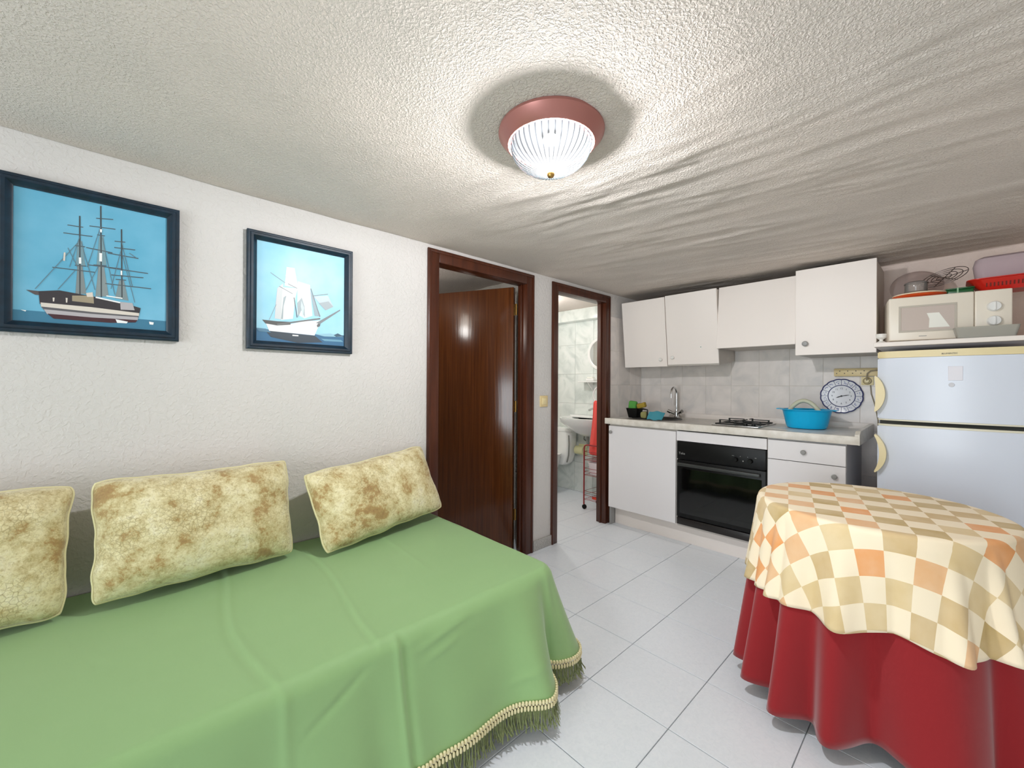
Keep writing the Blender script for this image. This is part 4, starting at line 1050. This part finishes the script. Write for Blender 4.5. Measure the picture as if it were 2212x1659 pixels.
def hand(deg, l, w_, yy):
    q = math.radians(90 - deg); d_ = Vector((math.cos(q), 0, math.sin(q))); s_ = Vector((-d_.z, 0, d_.x)); c_ = Vector((ccx, yy, ccz))
    bm = bmesh.new(); extrude_poly(bm, [c_ - d_ * .006 + s_ * w_, c_ + d_ * l * .6 + s_ * w_ * 1.2, c_ + d_ * l, c_ + d_ * l * .6 - s_ * w_ * 1.2, c_ - d_ * .006 - s_ * w_], (0, -.001, 0)); return bm
obj('hour_hand', hand(247, .034, .0026, WF - .0145), 'black_plastic', t, 0)
obj('minute_hand', hand(79, .048, .0019, WF - .0162), 'black_plastic', t, 0)
obj('hub', lathe(bmesh.new(), [(0, -.019), (.005, -.019), (.005, -.012)], 12, (ccx, WF, ccz), 'y'), 'black_plastic', t)

t = thing('power_strip', 'yellowed multi-socket power strip on the tiles above the clock', 'power strip', (1.61, WF, 1.268))
obj('body', boxm(1.492, 1.735, WF - .030, WF, 1.268, 1.322, .005), 'ivory_plastic', t)
for k in range(4):
    x = 1.516 + .043 * k
    bm = bmesh.new(); 
    for s in (-1, 1): lathe(bm, [(0, -.0308), (.0035, -.0308), (.0035, -.0295)], 10, (x + s * .0085, WF, 1.296 + s * .008), 'y')
    obj('socket_holes', bm, 'cable_dark', t)
t2 = thing('wall_socket', 'cream wall socket with plug under the end of the power strip', 'socket', (1.668, WF, 1.21))
obj('plate', boxm(1.636, 1.700, WF - .010, WF, 1.208, 1.264, .003), 'cream_plastic', t2)
obj('socket_ring', tube(bmesh.new(), arc((1.668, WF - .011, 1.236), .021, 0, 2 * PI * .98, 24), .0025, 6, True), mat('ring_brown', (140, 124, 96), .5), t2)
tp = thing('plug', 'cream plug with its cord in the wall socket near the fridge', 'plug', (1.668, WF - .02, 1.236))
obj('plug_body', lathe(bmesh.new(), [(0, -.040), (.010, -.040), (.014, -.032), (.016, -.0105), (0, -.0105)], 20, (1.668, WF, 1.236), 'y'), 'cream_plastic', tp)
obj('cord', tube(bmesh.new(), [(1.668, WF - .036, 1.236), (1.668, WF - .046, 1.262), (1.672, WF - .045, 1.287), (1.688, WF - .044, 1.302), (1.72, WF - .040, 1.306), (1.77, WF - .03, 1.29)], .004, 8), 'cable', tp, 60)
obj('supply_cord', tube(bmesh.new(), [(1.684, WF - .004, 1.207), (1.688, WF - .005, 1.15), (1.706, WF - .005, 1.08), (1.722, WF - .006, .98), (1.726, WF - .008, .80), (1.722, WF - .02, .60), (1.72, WF - .05, .45)], .0035, 6), 'cable', t2, 60)

# ------------------------------------------------------------------ wall cabinets
t = thing('wall_cabinet', 'two-door white wall cabinet leaning forward in the corner above the sink', 'cabinet', local=True)
obj('body', carcass(bmesh.new(), 0.004, 0.796, 0.019, 0.335, 0.0, 0.565), 'carcass', t, 0)
d1 = obj('door', boxm(0.0, 0.394, 0.0, 0.018, -0.002, 0.567, .0015, 1), 'white_laminate', t); knob('knob', 0.345, 0, 0.058, d1, 'white_plastic', .0145)
d2 = obj('door', boxm(0.400, 0.800, 0.0, 0.018, 0.010, 0.572, .0015, 1), 'white_laminate', t); knob('knob', 0.448, 0, 0.070, d2, 'white_plastic', .0145)
obj('diamond_sticker', boxm(-.008, .008, -.0008, 0.0002, -.008, .008), 'paper', d2, 0)
COL.objects[-1].location = (0.672, -0.0008, 0.142); COL.objects[-1].rotation_euler = (0, PI / 4, 0)
obj('sticker_print', boxm(-.004, .004, -.0004, 0.0002, -.004, .004), 'grey_plastic', d2, 0)
COL.objects[-1].location = (0.672, -0.0018, 0.142); COL.objects[-1].rotation_euler = (0, PI / 4, 0)
t.location = (0.052, 3.262, 1.357); t.rotation_euler = (math.radians(6.5), 0, 0)
t = thing('hood_cabinet', 'white wall cabinet with wide flap door above the hob', 'cabinet', (1.10, 3.27, 1.47))
obj('body', carcass(bmesh.new(), 0.868, 1.342, 3.275, 3.62, 1.478, 1.925), 'carcass', t, 0)
fl = obj('flap_door', boxm(0.0, 0.496, -.018, 0.0, -0.462, 0.0, .0015, 1), 'white_laminate', t)
fl.data.transform(Matrix.Translation(ORG[t.name])); fl.location = (0.852 - 1.10, 3.272 - 3.27, 1.934 - 1.47); fl.rotation_euler = (math.radians(-5.5), 0, 0)
obj('hinge_plate', boxm(0.858, 0.866, 3.274, 3.30, 1.86, 1.92), 'ivory_plastic', t, 0)
t = thing('wall_cabinet', 'single-door white wall cabinet beside the microwave shelf', 'cabinet', (1.55, 3.2, 1.4))
obj('body', carcass(bmesh.new(), 1.356, 1.748, 3.219, 3.62, 1.402, 1.948), 'carcass', t, 0)
d = obj('door', boxm(1.351, 1.751, 3.2, 3.218, 1.400, 1.954, .0015, 1), 'white_laminate', t); knob('knob', 1.407, 3.2, 1.472, d, 'grey_plastic', .017)

# ------------------------------------------------------------------ fridge
FX0, FX1, FFY = 1.775, 2.335, 2.972
fr = thing('fridge', 'tall white two-door fridge with cream curved handles beside the worktop', 'fridge', ((FX0 + FX1) / 2, 3.3, 0))
obj('body', boxm(FX0 + .004, FX1 - .004, 3.04, 3.60, 0.03, 1.372, .006), 'fridge_white', fr)
def bulge_door(name, z0, z1, m_, parent, proud=0.0, x0=FX0, x1=FX1, back=3.034):
    bm = bmesh.new(); n = 28; c = (FX0 + FX1) / 2; hw = (FX1 - FX0) / 2
    def yy(x):
        u = abs((x - c) / hw); return FFY - proud + .022 * u * u + (0.012 * max(0, (u - .94) / .06) ** 2)
    pr = [(x0 + (x1 - x0) * k / n, yy(x0 + (x1 - x0) * k / n)) for k in range(n + 1)]
    cross = pr + [(x1, back), (x0, back)]
    extrude_poly(bm, [(x, y, z0) for x, y in cross], (0, 0, z1 - z0))
    bmesh.ops.bevel(bm, geom=[e for e in bm.edges if abs(e.verts[0].co.z - e.verts[1].co.z) < 1e-5 and e.calc_length() < .1], offset=.004, segments=2, affect='EDGES')
    return obj(name, bm, m_, parent, 30)
fd = bulge_door('freezer_door', 1.026, 1.352, 'fridge_white', fr)
bulge_door('top_trim', 1.353, 1.388, 'cream_plastic', fr, .001)
bulge_door('edge_strip', 1.018, 1.0255, 'pale_strip', fr, .001)
ld = bulge_door('fridge_door', 0.07, 0.988, 'fridge_white', fr)
bulge_door('edge_strip', 0.9885, 0.9985, 'pale_strip', fr, .001)
obj('door_gasket', boxm(FX0 + .01, FX1 - .01, 3.002, 3.04, .999, 1.016), 'dark_rubber', fr, 0)
obj('toe_kick', boxm(FX0 + .02, FX1 - .02, 3.03, 3.06, 0.0, .065), 'dark_rubber', fr, 0)
def crescent(name, zc_, h, wd, parent, inner):
    bm = bmesh.new(); n = 20; y0, y1 = FFY - .014, FFY + .030
    out_, in_ = [], []
    for k in range(n + 1):
        s = -1 + 2 * k / n; out_.append((FX0 - .006 + wd * (1 - s * s) ** .8, zc_ + h * s)); in_.append((FX0 - .007 + inner * wd * max(0, 1 - (s * 1.02) ** 2) ** .9 - .002, zc_ + h * s * .93))
    poly = out_ + in_[::-1]
    extrude_poly(bm, [(x, y0, z) for x, z in poly], (0, y1 - y0, 0))
    return obj(name, bm, 'cream_plastic', parent, 40)
crescent('door_handle', 1.160, .098, .040, fd, .12)
crescent('door_handle', 0.838, .104, .046, ld, .45)
obj('badge', text_bm('BLUMENTEC', .0098, facing_front(2.045, FFY - .0022, 1.3655)), 'numeral', fr, 0)
bm = bmesh.new(); box(bm, 2.040, 2.090, FFY - .0025, FFY + .003, 1.232, 1.302, .001, 1)
mg = obj('paper_holder', bm, mat('holder_pale', (222, 220, 228), .3), fd)
obj('magnet', lathe(bmesh.new(), [(0, -.006), (.010, -.006), (.011, 0.002)], 16, (2.052, FFY, 1.210), 'y'), mat('magnet', (206, 206, 212), .4), fd)

# ------------------------------------------------------------------ shelf over the fridge and what stands on it
SZ = 1.443
tag(obj('shelf', boxm(1.753, 2.60, 3.04, 3.625, 1.419, SZ, .002, 1), 'white_laminate'), 'long white shelf above the fridge carrying the microwave', 'shelf')
bm = bmesh.new(); box(bm, 2.578, 2.594, 3.06, 3.62, 0.0, 1.4185); tag(obj('shelf_support', bm, 'white_laminate', None, 0), 'upright white board carrying the shelf end beyond the fridge', 'board')
mw = thing('microwave', 'off-white microwave with two round dials on the shelf', 'microwave', local=True)
W_, H_, Dp = 0.450, 0.246, 0.30
for x in (.04, W_ - .04):
    for y in (.04, Dp - .04): obj('foot', lathe(bmesh.new(), [(0, 0), (.012, 0), (.012, .008), (0, .008)], 12, (x, y, 0)), 'grey_plastic', mw)
obj('body', boxm(0, W_, .022, Dp, .007, H_, .006), mat('microwave_white', (240, 231, 216), .3), mw)
df = obj('door', boxm(0, .322, 0, .0215, .008, H_ - .001, .007, 3), 'microwave_white', mw)
bm = bmesh.new()
for i, (a, b_, c, d_) in enumerate(((.040, .262, .052, .062), (.040, .262, .186, .196), (.040, .050, .062, .186), (.252, .262, .062, .186))):
    box(bm, a, b_, -.003, .002, c, d_, .001, 1)
obj('window_frame', bm, mat('mw_frame', (196, 188, 176), .35), df)
obj('window', boxm(.050, .252, -.0012, .002, .062, .186), mat('mw_window', (206, 192, 184), .12), df, 0)
obj('painted_reflection', extrude_poly(bmesh.new(), [(.150, -.0022, .150), (.196, -.0022, .150), (.236, -.0022, .072), (.158, -.0022, .072), (.160, -.0022, .118)], (0, .0008, 0)), 'paper', df, 0)  # bright reflection on the microwave window, laid on as a white patch
obj('badge', boxm(.12, .15, -.001, .001, .028, .031), 'grey_plastic', df, 0)
pn = obj('control_panel', boxm(.324, W_, 0, .0215, .008, H_ - .001, .006, 3), 'microwave_white', mw)
for z in (.160, .088):
    k = obj('dial', lathe(bmesh.new(), [(0, -.020), (.021, -.020), (.024, -.016), (.025, .001)], 28, (.388, 0, z), 'y'), 'white_gloss', pn)
    obj('dial_grip', boxm(.3855, .3905, -.027, -.018, z - .02, z + .02, .002), 'white_gloss', k)
mw.location = (1.812, 3.098, SZ + .0005); mw.rotation_euler = (0, 0, math.radians(9))
MZ = SZ + H_ + .0005
# on top of the microwave
px0, py0 = 1.925, 3.225
tag(obj('serving_plate', lathe(bmesh.new(), [(0, MZ + .0015), (.085, MZ + .0015), (.108, MZ + .014), (.110, MZ + .016), (.083, MZ + .006), (0, MZ + .006)], 48, (px0, py0, 0)), 'orange_plastic'), 'orange plastic plate on the microwave under a cream lid', 'plate')
tag(obj('plate_lid', lathe(bmesh.new(), [(0, MZ + .018), (.104, MZ + .0165), (.110, MZ + .018), (.108, MZ + .024), (.07, MZ + .031), (0, MZ + .033)], 48, (px0, py0, 0)), mat('cream_lid', (246, 226, 196), .35)), 'cream round lid lying on the orange plate', 'lid')
t = thing('glass_jar', 'small clear lidded tub standing on the cream lid', 'tub', (px0 - .01, py0 - .01, MZ + .034))
obj('tub', lathe(bmesh.new(), [(0, MZ + .0345), (.045, MZ + .0345), (.048, MZ + .04), (.046, MZ + .082), (.043, MZ + .082), (.044, MZ + .04), (0, MZ + .038)], 32, (px0 - .01, py0 - .01, 0)), 'clear_plastic', t)
obj('lid', lathe(bmesh.new(), [(0, MZ + .094), (.04, MZ + .094), (.049, MZ + .088), (.050, MZ + .0825), (.043, MZ + .0825)], 32, (px0 - .01, py0 - .01, 0)), 'clear_plastic', t)
t = thing('dome_lid', 'large smoky plastic dome lid standing upright at the wall cabinet', 'lid', local=True)
obj('dome', lathe(bmesh.new(), [(.116, 0.0), (.118, .004), (.112, .006), (.098, .020), (.07, .030), (.02, .034), (0.0005, .034)], 48), 'smoky_plastic', t)
obj('lid_knob', lathe(bmesh.new(), [(0, .034), (.010, .034), (.013, .044), (0, .048)], 16), 'smoky_plastic', t)
t.location = (1.905, 3.462, MZ + .107); t.rotation_euler = (math.radians(62), 0, math.radians(4))
# wire rack
t = thing('wire_rack', 'round wire cooling rack tilted above the green box', 'rack', local=True)
for r_ in (.095, .074, .052, .030):
    obj('ring', tube(bmesh.new(), arc((0, 0, 0), r_, 0, 2 * PI * 47 / 48, 47, 'xy'), .0018, 6, True), 'wire', t, 60)
for k in range(3):
    a = k * PI / 3; obj('bar', tube(bmesh.new(), [(-.095 * math.cos(a), -.095 * math.sin(a), -.003), (.095 * math.cos(a), .095 * math.sin(a), -.003)], .0018, 6), 'wire', t, 60)
t.location = (2.022, 3.305, MZ + .118); t.rotation_euler = (math.radians(-13), math.radians(-17), 0)
t = thing('storage_box', 'dark green plastic box on the microwave below the wire rack', 'box', (2.08, 3.23, MZ))
obj('box', boxm(2.032, 2.130, 3.215, 3.29, MZ + .001, MZ + .028, .004), 'green_plastic', t)
obj('lid', boxm(2.028, 2.134, 3.211, 3.294, MZ + .0285, MZ + .036, .003), 'green_plastic', t)
obj('clip', boxm(2.070, 2.076, 3.208, 3.214, MZ + .004, MZ + .036), mat('pale_green', (150, 190, 150), .4), t, 0)
# red basket
bm = bmesh.new()
def bask(i, j, off_):
    pass
def rrect(cx, cy, hx, hy, r_, z, n=6):
    out = []
    for q, (sx, sy) in enumerate(((1, 1), (-1, 1), (-1, -1), (1, -1))):
        for k in range(n + 1):
            a = q * PI / 2 + k / n * PI / 2; out.append((cx + sx * (hx - r_) + r_ * math.cos(a), cy + sy * (hy - r_) + r_ * math.sin(a), z))
    return out
def loft(bm_, loops, cap=True):
    vs = [[bm_.verts.new(p) for p in l] for l in loops]
    n_ = len(loops[0])
    for a, b_ in zip(vs[:-1], vs[1:]):
        for k in range(n_): bm_.faces.new((a[k], a[(k + 1) % n_], b_[(k + 1) % n_], b_[k]))
    if cap: bm_.faces.new(vs[0]); bm_.faces.new(vs[-1])
    return bm_
rbx, rby = 2.255, 3.275
t = thing('red_basket', 'red plastic basket with slotted side on the microwave', 'basket', (rbx, rby, MZ))
loft(bm, [rrect(rbx, rby, .098, .075, .03, MZ + .0015), rrect(rbx, rby, .145, .105, .045, MZ + .058), rrect(rbx, rby, .152, .111, .05, MZ + .060), rrect(rbx, rby, .152, .111, .05, MZ + .064), rrect(rbx, rby, .140, .101, .04, MZ + .064), rrect(rbx, rby, .093, .071, .028, MZ + .006)])
obj('bowl', bm, 'red_plastic', t, 40)
for k in range(13):
    x = rbx - .085 + .0128 * k; f_ = .35
    y_f = rby - .075 - .03 * f_ - .001
    bm = bmesh.new(); extrude_poly(bm, [(x, rby - .0862, MZ + .020), (x + .005, rby - .0862, MZ + .020), (x + .005, rby - .0958, MZ + .038), (x, rby - .0958, MZ + .038)], (0, -.0012, 0))
    obj('slot', bm, mat('slot_dark', (110, 26, 10), .5), t, 0)
bm = bmesh.new(); cx_, cy_ = 2.235, 3.30
loft(bm, [rrect(cx_, cy_, .080, .048, .03, MZ + .0085), rrect(cx_, cy_, .096, .056, .035, MZ + .05), rrect(cx_, cy_, .108, .060, .04, MZ + .145), rrect(cx_, cy_, .100, .054, .04, MZ + .178), rrect(cx_, cy_, .080, .04, .03, MZ + .189)])
tag(obj('food_container', bm, 'mauve_plastic', None, 40), 'upturned mauve translucent container standing in the red basket', 'container')
# tray and jar beside the microwave
t = thing('plastic_tray', 'clear frosted plastic tray in front of the microwave dials', 'tray', local=True)
loft(bm := bmesh.new(), [rrect(0, 0, .095, .034, .012, 0.001), rrect(0, 0, .108, .042, .016, .055), rrect(0, 0, .106, .040, .015, .055), rrect(0, 0, .093, .032, .011, .003)])
obj('shell', bm, 'frosted_plastic', t, 40)
t.location = (2.165, 3.0905, SZ + .0005); t.rotation_euler = (0, 0, math.radians(6))
t = thing('clear_jar', 'tall clear plastic jar with white foot at the right end of the shelf', 'jar', (2.345, 3.20, SZ))
obj('foot', lathe(bmesh.new(), [(0, SZ + .0005), (.044, SZ + .0005), (.046, SZ + .004), (.046, SZ + .030), (.040, SZ + .034), (0, SZ + .034)], 32, (2.345, 3.20, 0)), 'white_plastic', t)
obj('jar_body', lathe(bmesh.new(), [(0, SZ + .0345), (.040, SZ + .0345), (.046, SZ + .05), (.046, SZ + .20), (.030, SZ + .225), (.028, SZ + .24), (0, SZ + .242)], 32, (2.345, 3.20, 0)), 'clear_plastic', t)
tag(obj('egg_cup', lathe(bmesh.new(), [(0, SZ + .0005), (.022, SZ + .0005), (.018, SZ + .006), (.008, SZ + .012), (.008, SZ + .018), (.022, SZ + .03), (.024, SZ + .05), (.021, SZ + .05), (.018, SZ + .03), (0, SZ + .024)], 24, (1.782, 3.085, 0)), 'white_plastic'), 'small white cup on the shelf left of the microwave', 'cup')

# ------------------------------------------------------------------ bathroom
t = thing('washbasin', 'white ceramic washbasin on the bathroom wall', 'washbasin', (-0.57, BY, .6))
loops = []
def bas(hx, yf, z, cx=-0.565):
    out = []
    yb_ = BY - .004
    out.append((cx + hx, yb_, z)); n_ = 20
    for k in range(n_ + 1):
        a = k / n_ * PI; out.append((cx + hx * math.cos(a) ** 1 if True else 0, yb_ - .10 * (hx / .30) - (yf - .10 * (hx / .3)) * math.sin(a) ** .75, z))
    out.append((cx - hx, yb_, z)); return out
loft(bm := bmesh.new(), [bas(.10, .22, .66), bas(.17, .30, .70), bas(.27, .40, .775), bas(.305, .44, .81), bas(.310, .445, .852), bas(.285, .41, .856), bas(.26, .38, .83), bas(.16, .28, .74)])
obj('bowl', bm, 'ceramic', t, 50)
obj('back_ledge', boxm(-.865, -.265, BY - .10, BY - .003, .84, .868, .006), 'ceramic', t)
obj('tap', tube(bmesh.new(), [(-.565, BY - .06, .868), (-.565, BY - .06, .93), (-.565, BY - .09, .945), (-.565, BY - .15, .93)], .011, 10), 'chrome', t)
obj('waste_pipe', tube(bmesh.new(), [(-.60, BY - .12, .665), (-.60, BY - .12, .58), (-.60, BY - .08, .55), (-.60, BY, .55)], .016, 10), 'pipe_grey', t)
obj('supply_hose', tube(bmesh.new(), [(-.735, BY - .05, .70), (-.70, BY - .05, .66), (-.70, BY - .05, .63), (-.72, BY - .03, .60), (-.72, BY - .003, .58)], .007, 8), 'pipe_grey', t)
t = thing('toilet', 'white toilet with wall-side cistern left of the washbasin', 'toilet', (-1.08, BY, 0))
def tk(hx, hy, z): return rrect(-1.055, BY - .006 - .085, hx, hy, .05, z)
loft(bm := bmesh.new(), [tk(.16, .06, .30), tk(.20, .072, .34), tk(.235, .08, .45), tk(.245, .083, .675)]); obj('cistern', bm, 'ceramic', t, 50)
loft(bm := bmesh.new(), [tk(.25, .084, .677), tk(.254, .0845, .69), tk(.24, .078, .712), tk(.2, .06, .716)]); obj('cistern_lid', bm, 'ceramic', t, 50)
loft(bm := bmesh.new(), [rrect(-1.06, BY - .36, .10, .18, .09, 0.001), rrect(-1.06, BY - .36, .11, .2, .1, .2), rrect(-1.06, BY - .38, .18, .25, .17, .38), rrect(-1.06, BY - .38, .18, .25, .17, .41)]); obj('bowl', bm, 'ceramic', t, 50)
loft(bm := bmesh.new(), [rrect(-1.06, BY - .38, .185, .255, .17, .412), rrect(-1.06, BY - .38, .185, .255, .17, .435), rrect(-1.06, BY - .38, .17, .24, .16, .442)]); obj('seat_lid', bm, 'white_gloss', t, 50)
obj('flush_pipe', tube(bmesh.new(), [(-.83, BY - .16, .64), (-.815, BY - .17, .55), (-.83, BY - .16, .42), (-.86, BY - .15, .34)], .008, 8), 'pipe_grey', t)
t = thing('round_mirror', 'round white-framed mirror over the washbasin', 'mirror', (-.505, BY, 1.535))
obj('glass', lathe(bmesh.new(), [(0, -.016), (.150, -.016), (.152, -.008)], 64, (-.505, BY, 1.535), 'y'), 'mirror', t)
obj('frame', lathe(bmesh.new(), [(.148, -.014), (.150, -.020), (.160, -.024), (.178, -.022), (.184, -.012), (.184, -.003)], 64, (-.505, BY, 1.535), 'y'), 'white_gloss', t)
t = thing('bathroom_shelf', 'small white shelf on the bathroom tiles under the mirror', 'shelf', (-.5, BY, 1.22))
obj('board', boxm(-.745, -.28, BY - .115, BY - .003, 1.226, 1.238, .003), 'white_gloss', t)
for x in (-.63, -.36): 
    bm = bmesh.new(); extrude_poly(bm, [(x, BY - .003, 1.2258), (x, BY - .10, 1.2258), (x, BY - .003, 1.13)], (.012, 0, 0)); obj('bracket', bm, 'white_gloss', t, 0)
t = thing('soap_dish', 'white soap dish on the bathroom shelf', 'soap dish', (-.605, BY - .06, 1.2385))
obj('dish', boxm(-.66, -.555, BY - .095, BY - .03, 1.2385, 1.270, .012, 3), 'white_gloss', t); obj('soap', boxm(-.645, -.57, BY - .085, BY - .04, 1.2705, 1.284, .006, 3), 'paper', t)
t = thing('towel_ring', 'white towel ring beside the bathroom doorway', 'towel ring', (-.08, 3.33, 1.10))
obj('mount', boxm(-.16, -WT - .001, 3.315, 3.345, 1.085, 1.115, .006), 'white_gloss', t)
obj('ring', tube(bmesh.new(), [(-.255 + .085 * math.cos(a), 3.33, 1.10 - .0 + .085 * math.sin(a)) for a in [2 * PI * k / 36 for k in range(36)]], .007, 8, True), 'white_gloss', t, 60)
bm = bmesh.new()
def tw(i, j):
    u = i / 20; v = j / 24
    wd = .055 + .045 * v ** .7
    x = -.262 + (2 * u - 1) * wd + .008 * math.sin(v * 5); fold = .014 * math.sin(u * 16 + v * 1.5) * (.4 + .6 * v)
    return Vector((x, 3.305 + fold - .012 * v, 1.032 - .50 * v - .018 * math.sin(u * 2.6)))
grid(bm, 21, 25, tw)
def tw2(i, j):
    p = tw(i, j); return Vector((p.x + .01, 3.353 + .012 * math.sin(i * .9), p.z * .86 + .144))
grid(bm, 21, 25, tw2)
def tw3(i, j):
    a = tw(i, 0); b_ = tw2(i, 0); k = j / 6; return a.lerp(b_, k) + Vector((0, 0, .016 * math.sin(PI * k)))
grid(bm, 21, 7, tw3); bmesh.ops.remove_doubles(bm, verts=bm.verts[:], dist=.0003)
o = obj('hand_towel', bm, 'coral_towel', None, 70); sm = o.modifiers.new('t', 'SOLIDIFY'); sm.thickness = .005
tag(o, 'coral red hand towel hanging through the towel ring', 'towel')
# wire trolley
ca, cb, c0, c1_ = -.375, -.115, 3.235, 3.46
t = thing('wire_trolley', 'dark red wire trolley on castors in the bathroom doorway', 'trolley', ((ca + cb) / 2, (c0 + c1_) / 2, 0))
for y in (c0, c1_):
    obj('frame', tube(bmesh.new(), [(ca, y, .045), (ca, y, .59), (ca + .008, y, .61), (ca + .03, y, .62), (cb - .03, y, .62), (cb - .008, y, .61), (cb, y, .59), (cb, y, .045)], .0075, 8), 'cart_red', t, 60)
for z0, z1 in ((.095, .175), (.33, .395), (.475, .555)):
    bk_ = bmesh.new()
    for z in (z0, (z0 + z1) / 2, z1): tube(bk_, [(ca, c0, z), (cb, c0, z), (cb, c1_, z), (ca, c1_, z)], .0024, 5, True)
    for k in range(1, 7): y = c0 + (c1_ - c0) * k / 7; tube(bk_, [(ca, y, z0), (cb, y, z0)], .0018, 5)
    obj('basket', bk_, 'cart_red', t, 60)
for x in (ca, cb):
    for y in (c0, c1_):
        obj('castor', lathe(bmesh.new(), [(0, -.011), (.020, -.011), (.0225, -.006), (.0225, .006), (.020, .011), (0, .011)], 20, (x + .006, y, .0225), 'y'), 'black_plastic', t)
t = thing('laundry_tub', 'white plastic tub standing in the trolley middle basket', 'tub', (-.245, 3.345, .335))
loft(bm := bmesh.new(), [rrect(-.245, 3.348, .095, .085, .03, .3365), rrect(-.245, 3.348, .108, .098, .03, .452), rrect(-.245, 3.348, .102, .092, .03, .452), rrect(-.245, 3.348, .09, .08, .028, .342)]); obj('shell', bm, mat('tub_pale', (226, 214, 216), .5), t, 40)
for k, (x, y, rz, lb) in enumerate(((-.235, 3.31, .3, 'red-orange plastic sandal lying in the trolley bottom basket, front one'), (-.225, 3.40, -.2, 'red-orange plastic sandal lying in the trolley bottom basket, rear one'))):
    sh_ = thing('sandal', lb, 'sandal', local=True, group='sandals in the trolley')
    bm = bmesh.new(); out = []
    for a in range(24):
        q = 2 * PI * a / 24; out.append((.085 * math.cos(q), .030 * math.sin(q) * (1 + .18 * math.cos(q)), 0))
    extrude_poly(bm, out, (0, 0, .018)); obj('sole', bm, mat('sandal_orange', (222, 62, 28), .5), sh_, 40)
    obj('strap', tube(bmesh.new(), [(.03, -.030, .014), (.02, -.022, .038), (.018, 0, .048), (.02, .022, .038), (.03, .030, .014)], .009, 8), 'sandal_orange', sh_, 60)
    sh_.location = (x, y, .0985); sh_.rotation_euler = (0, 0, rz)
t = thing('paper_holder', 'pale yellow covered toilet-roll holder under the washbasin', 'holder', (-.745, BY, .47))
obj('cover', tube(bmesh.new(), [(-.80, BY - .06, .478), (-.69, BY - .06, .478)], .046, 20), 'pale_yellow', t, 50)
obj('back_plate', boxm(-.80, -.69, BY - .02, BY - .003, .42, .54, .004), 'pale_yellow', t)
print('objects', len(bpy.data.objects))
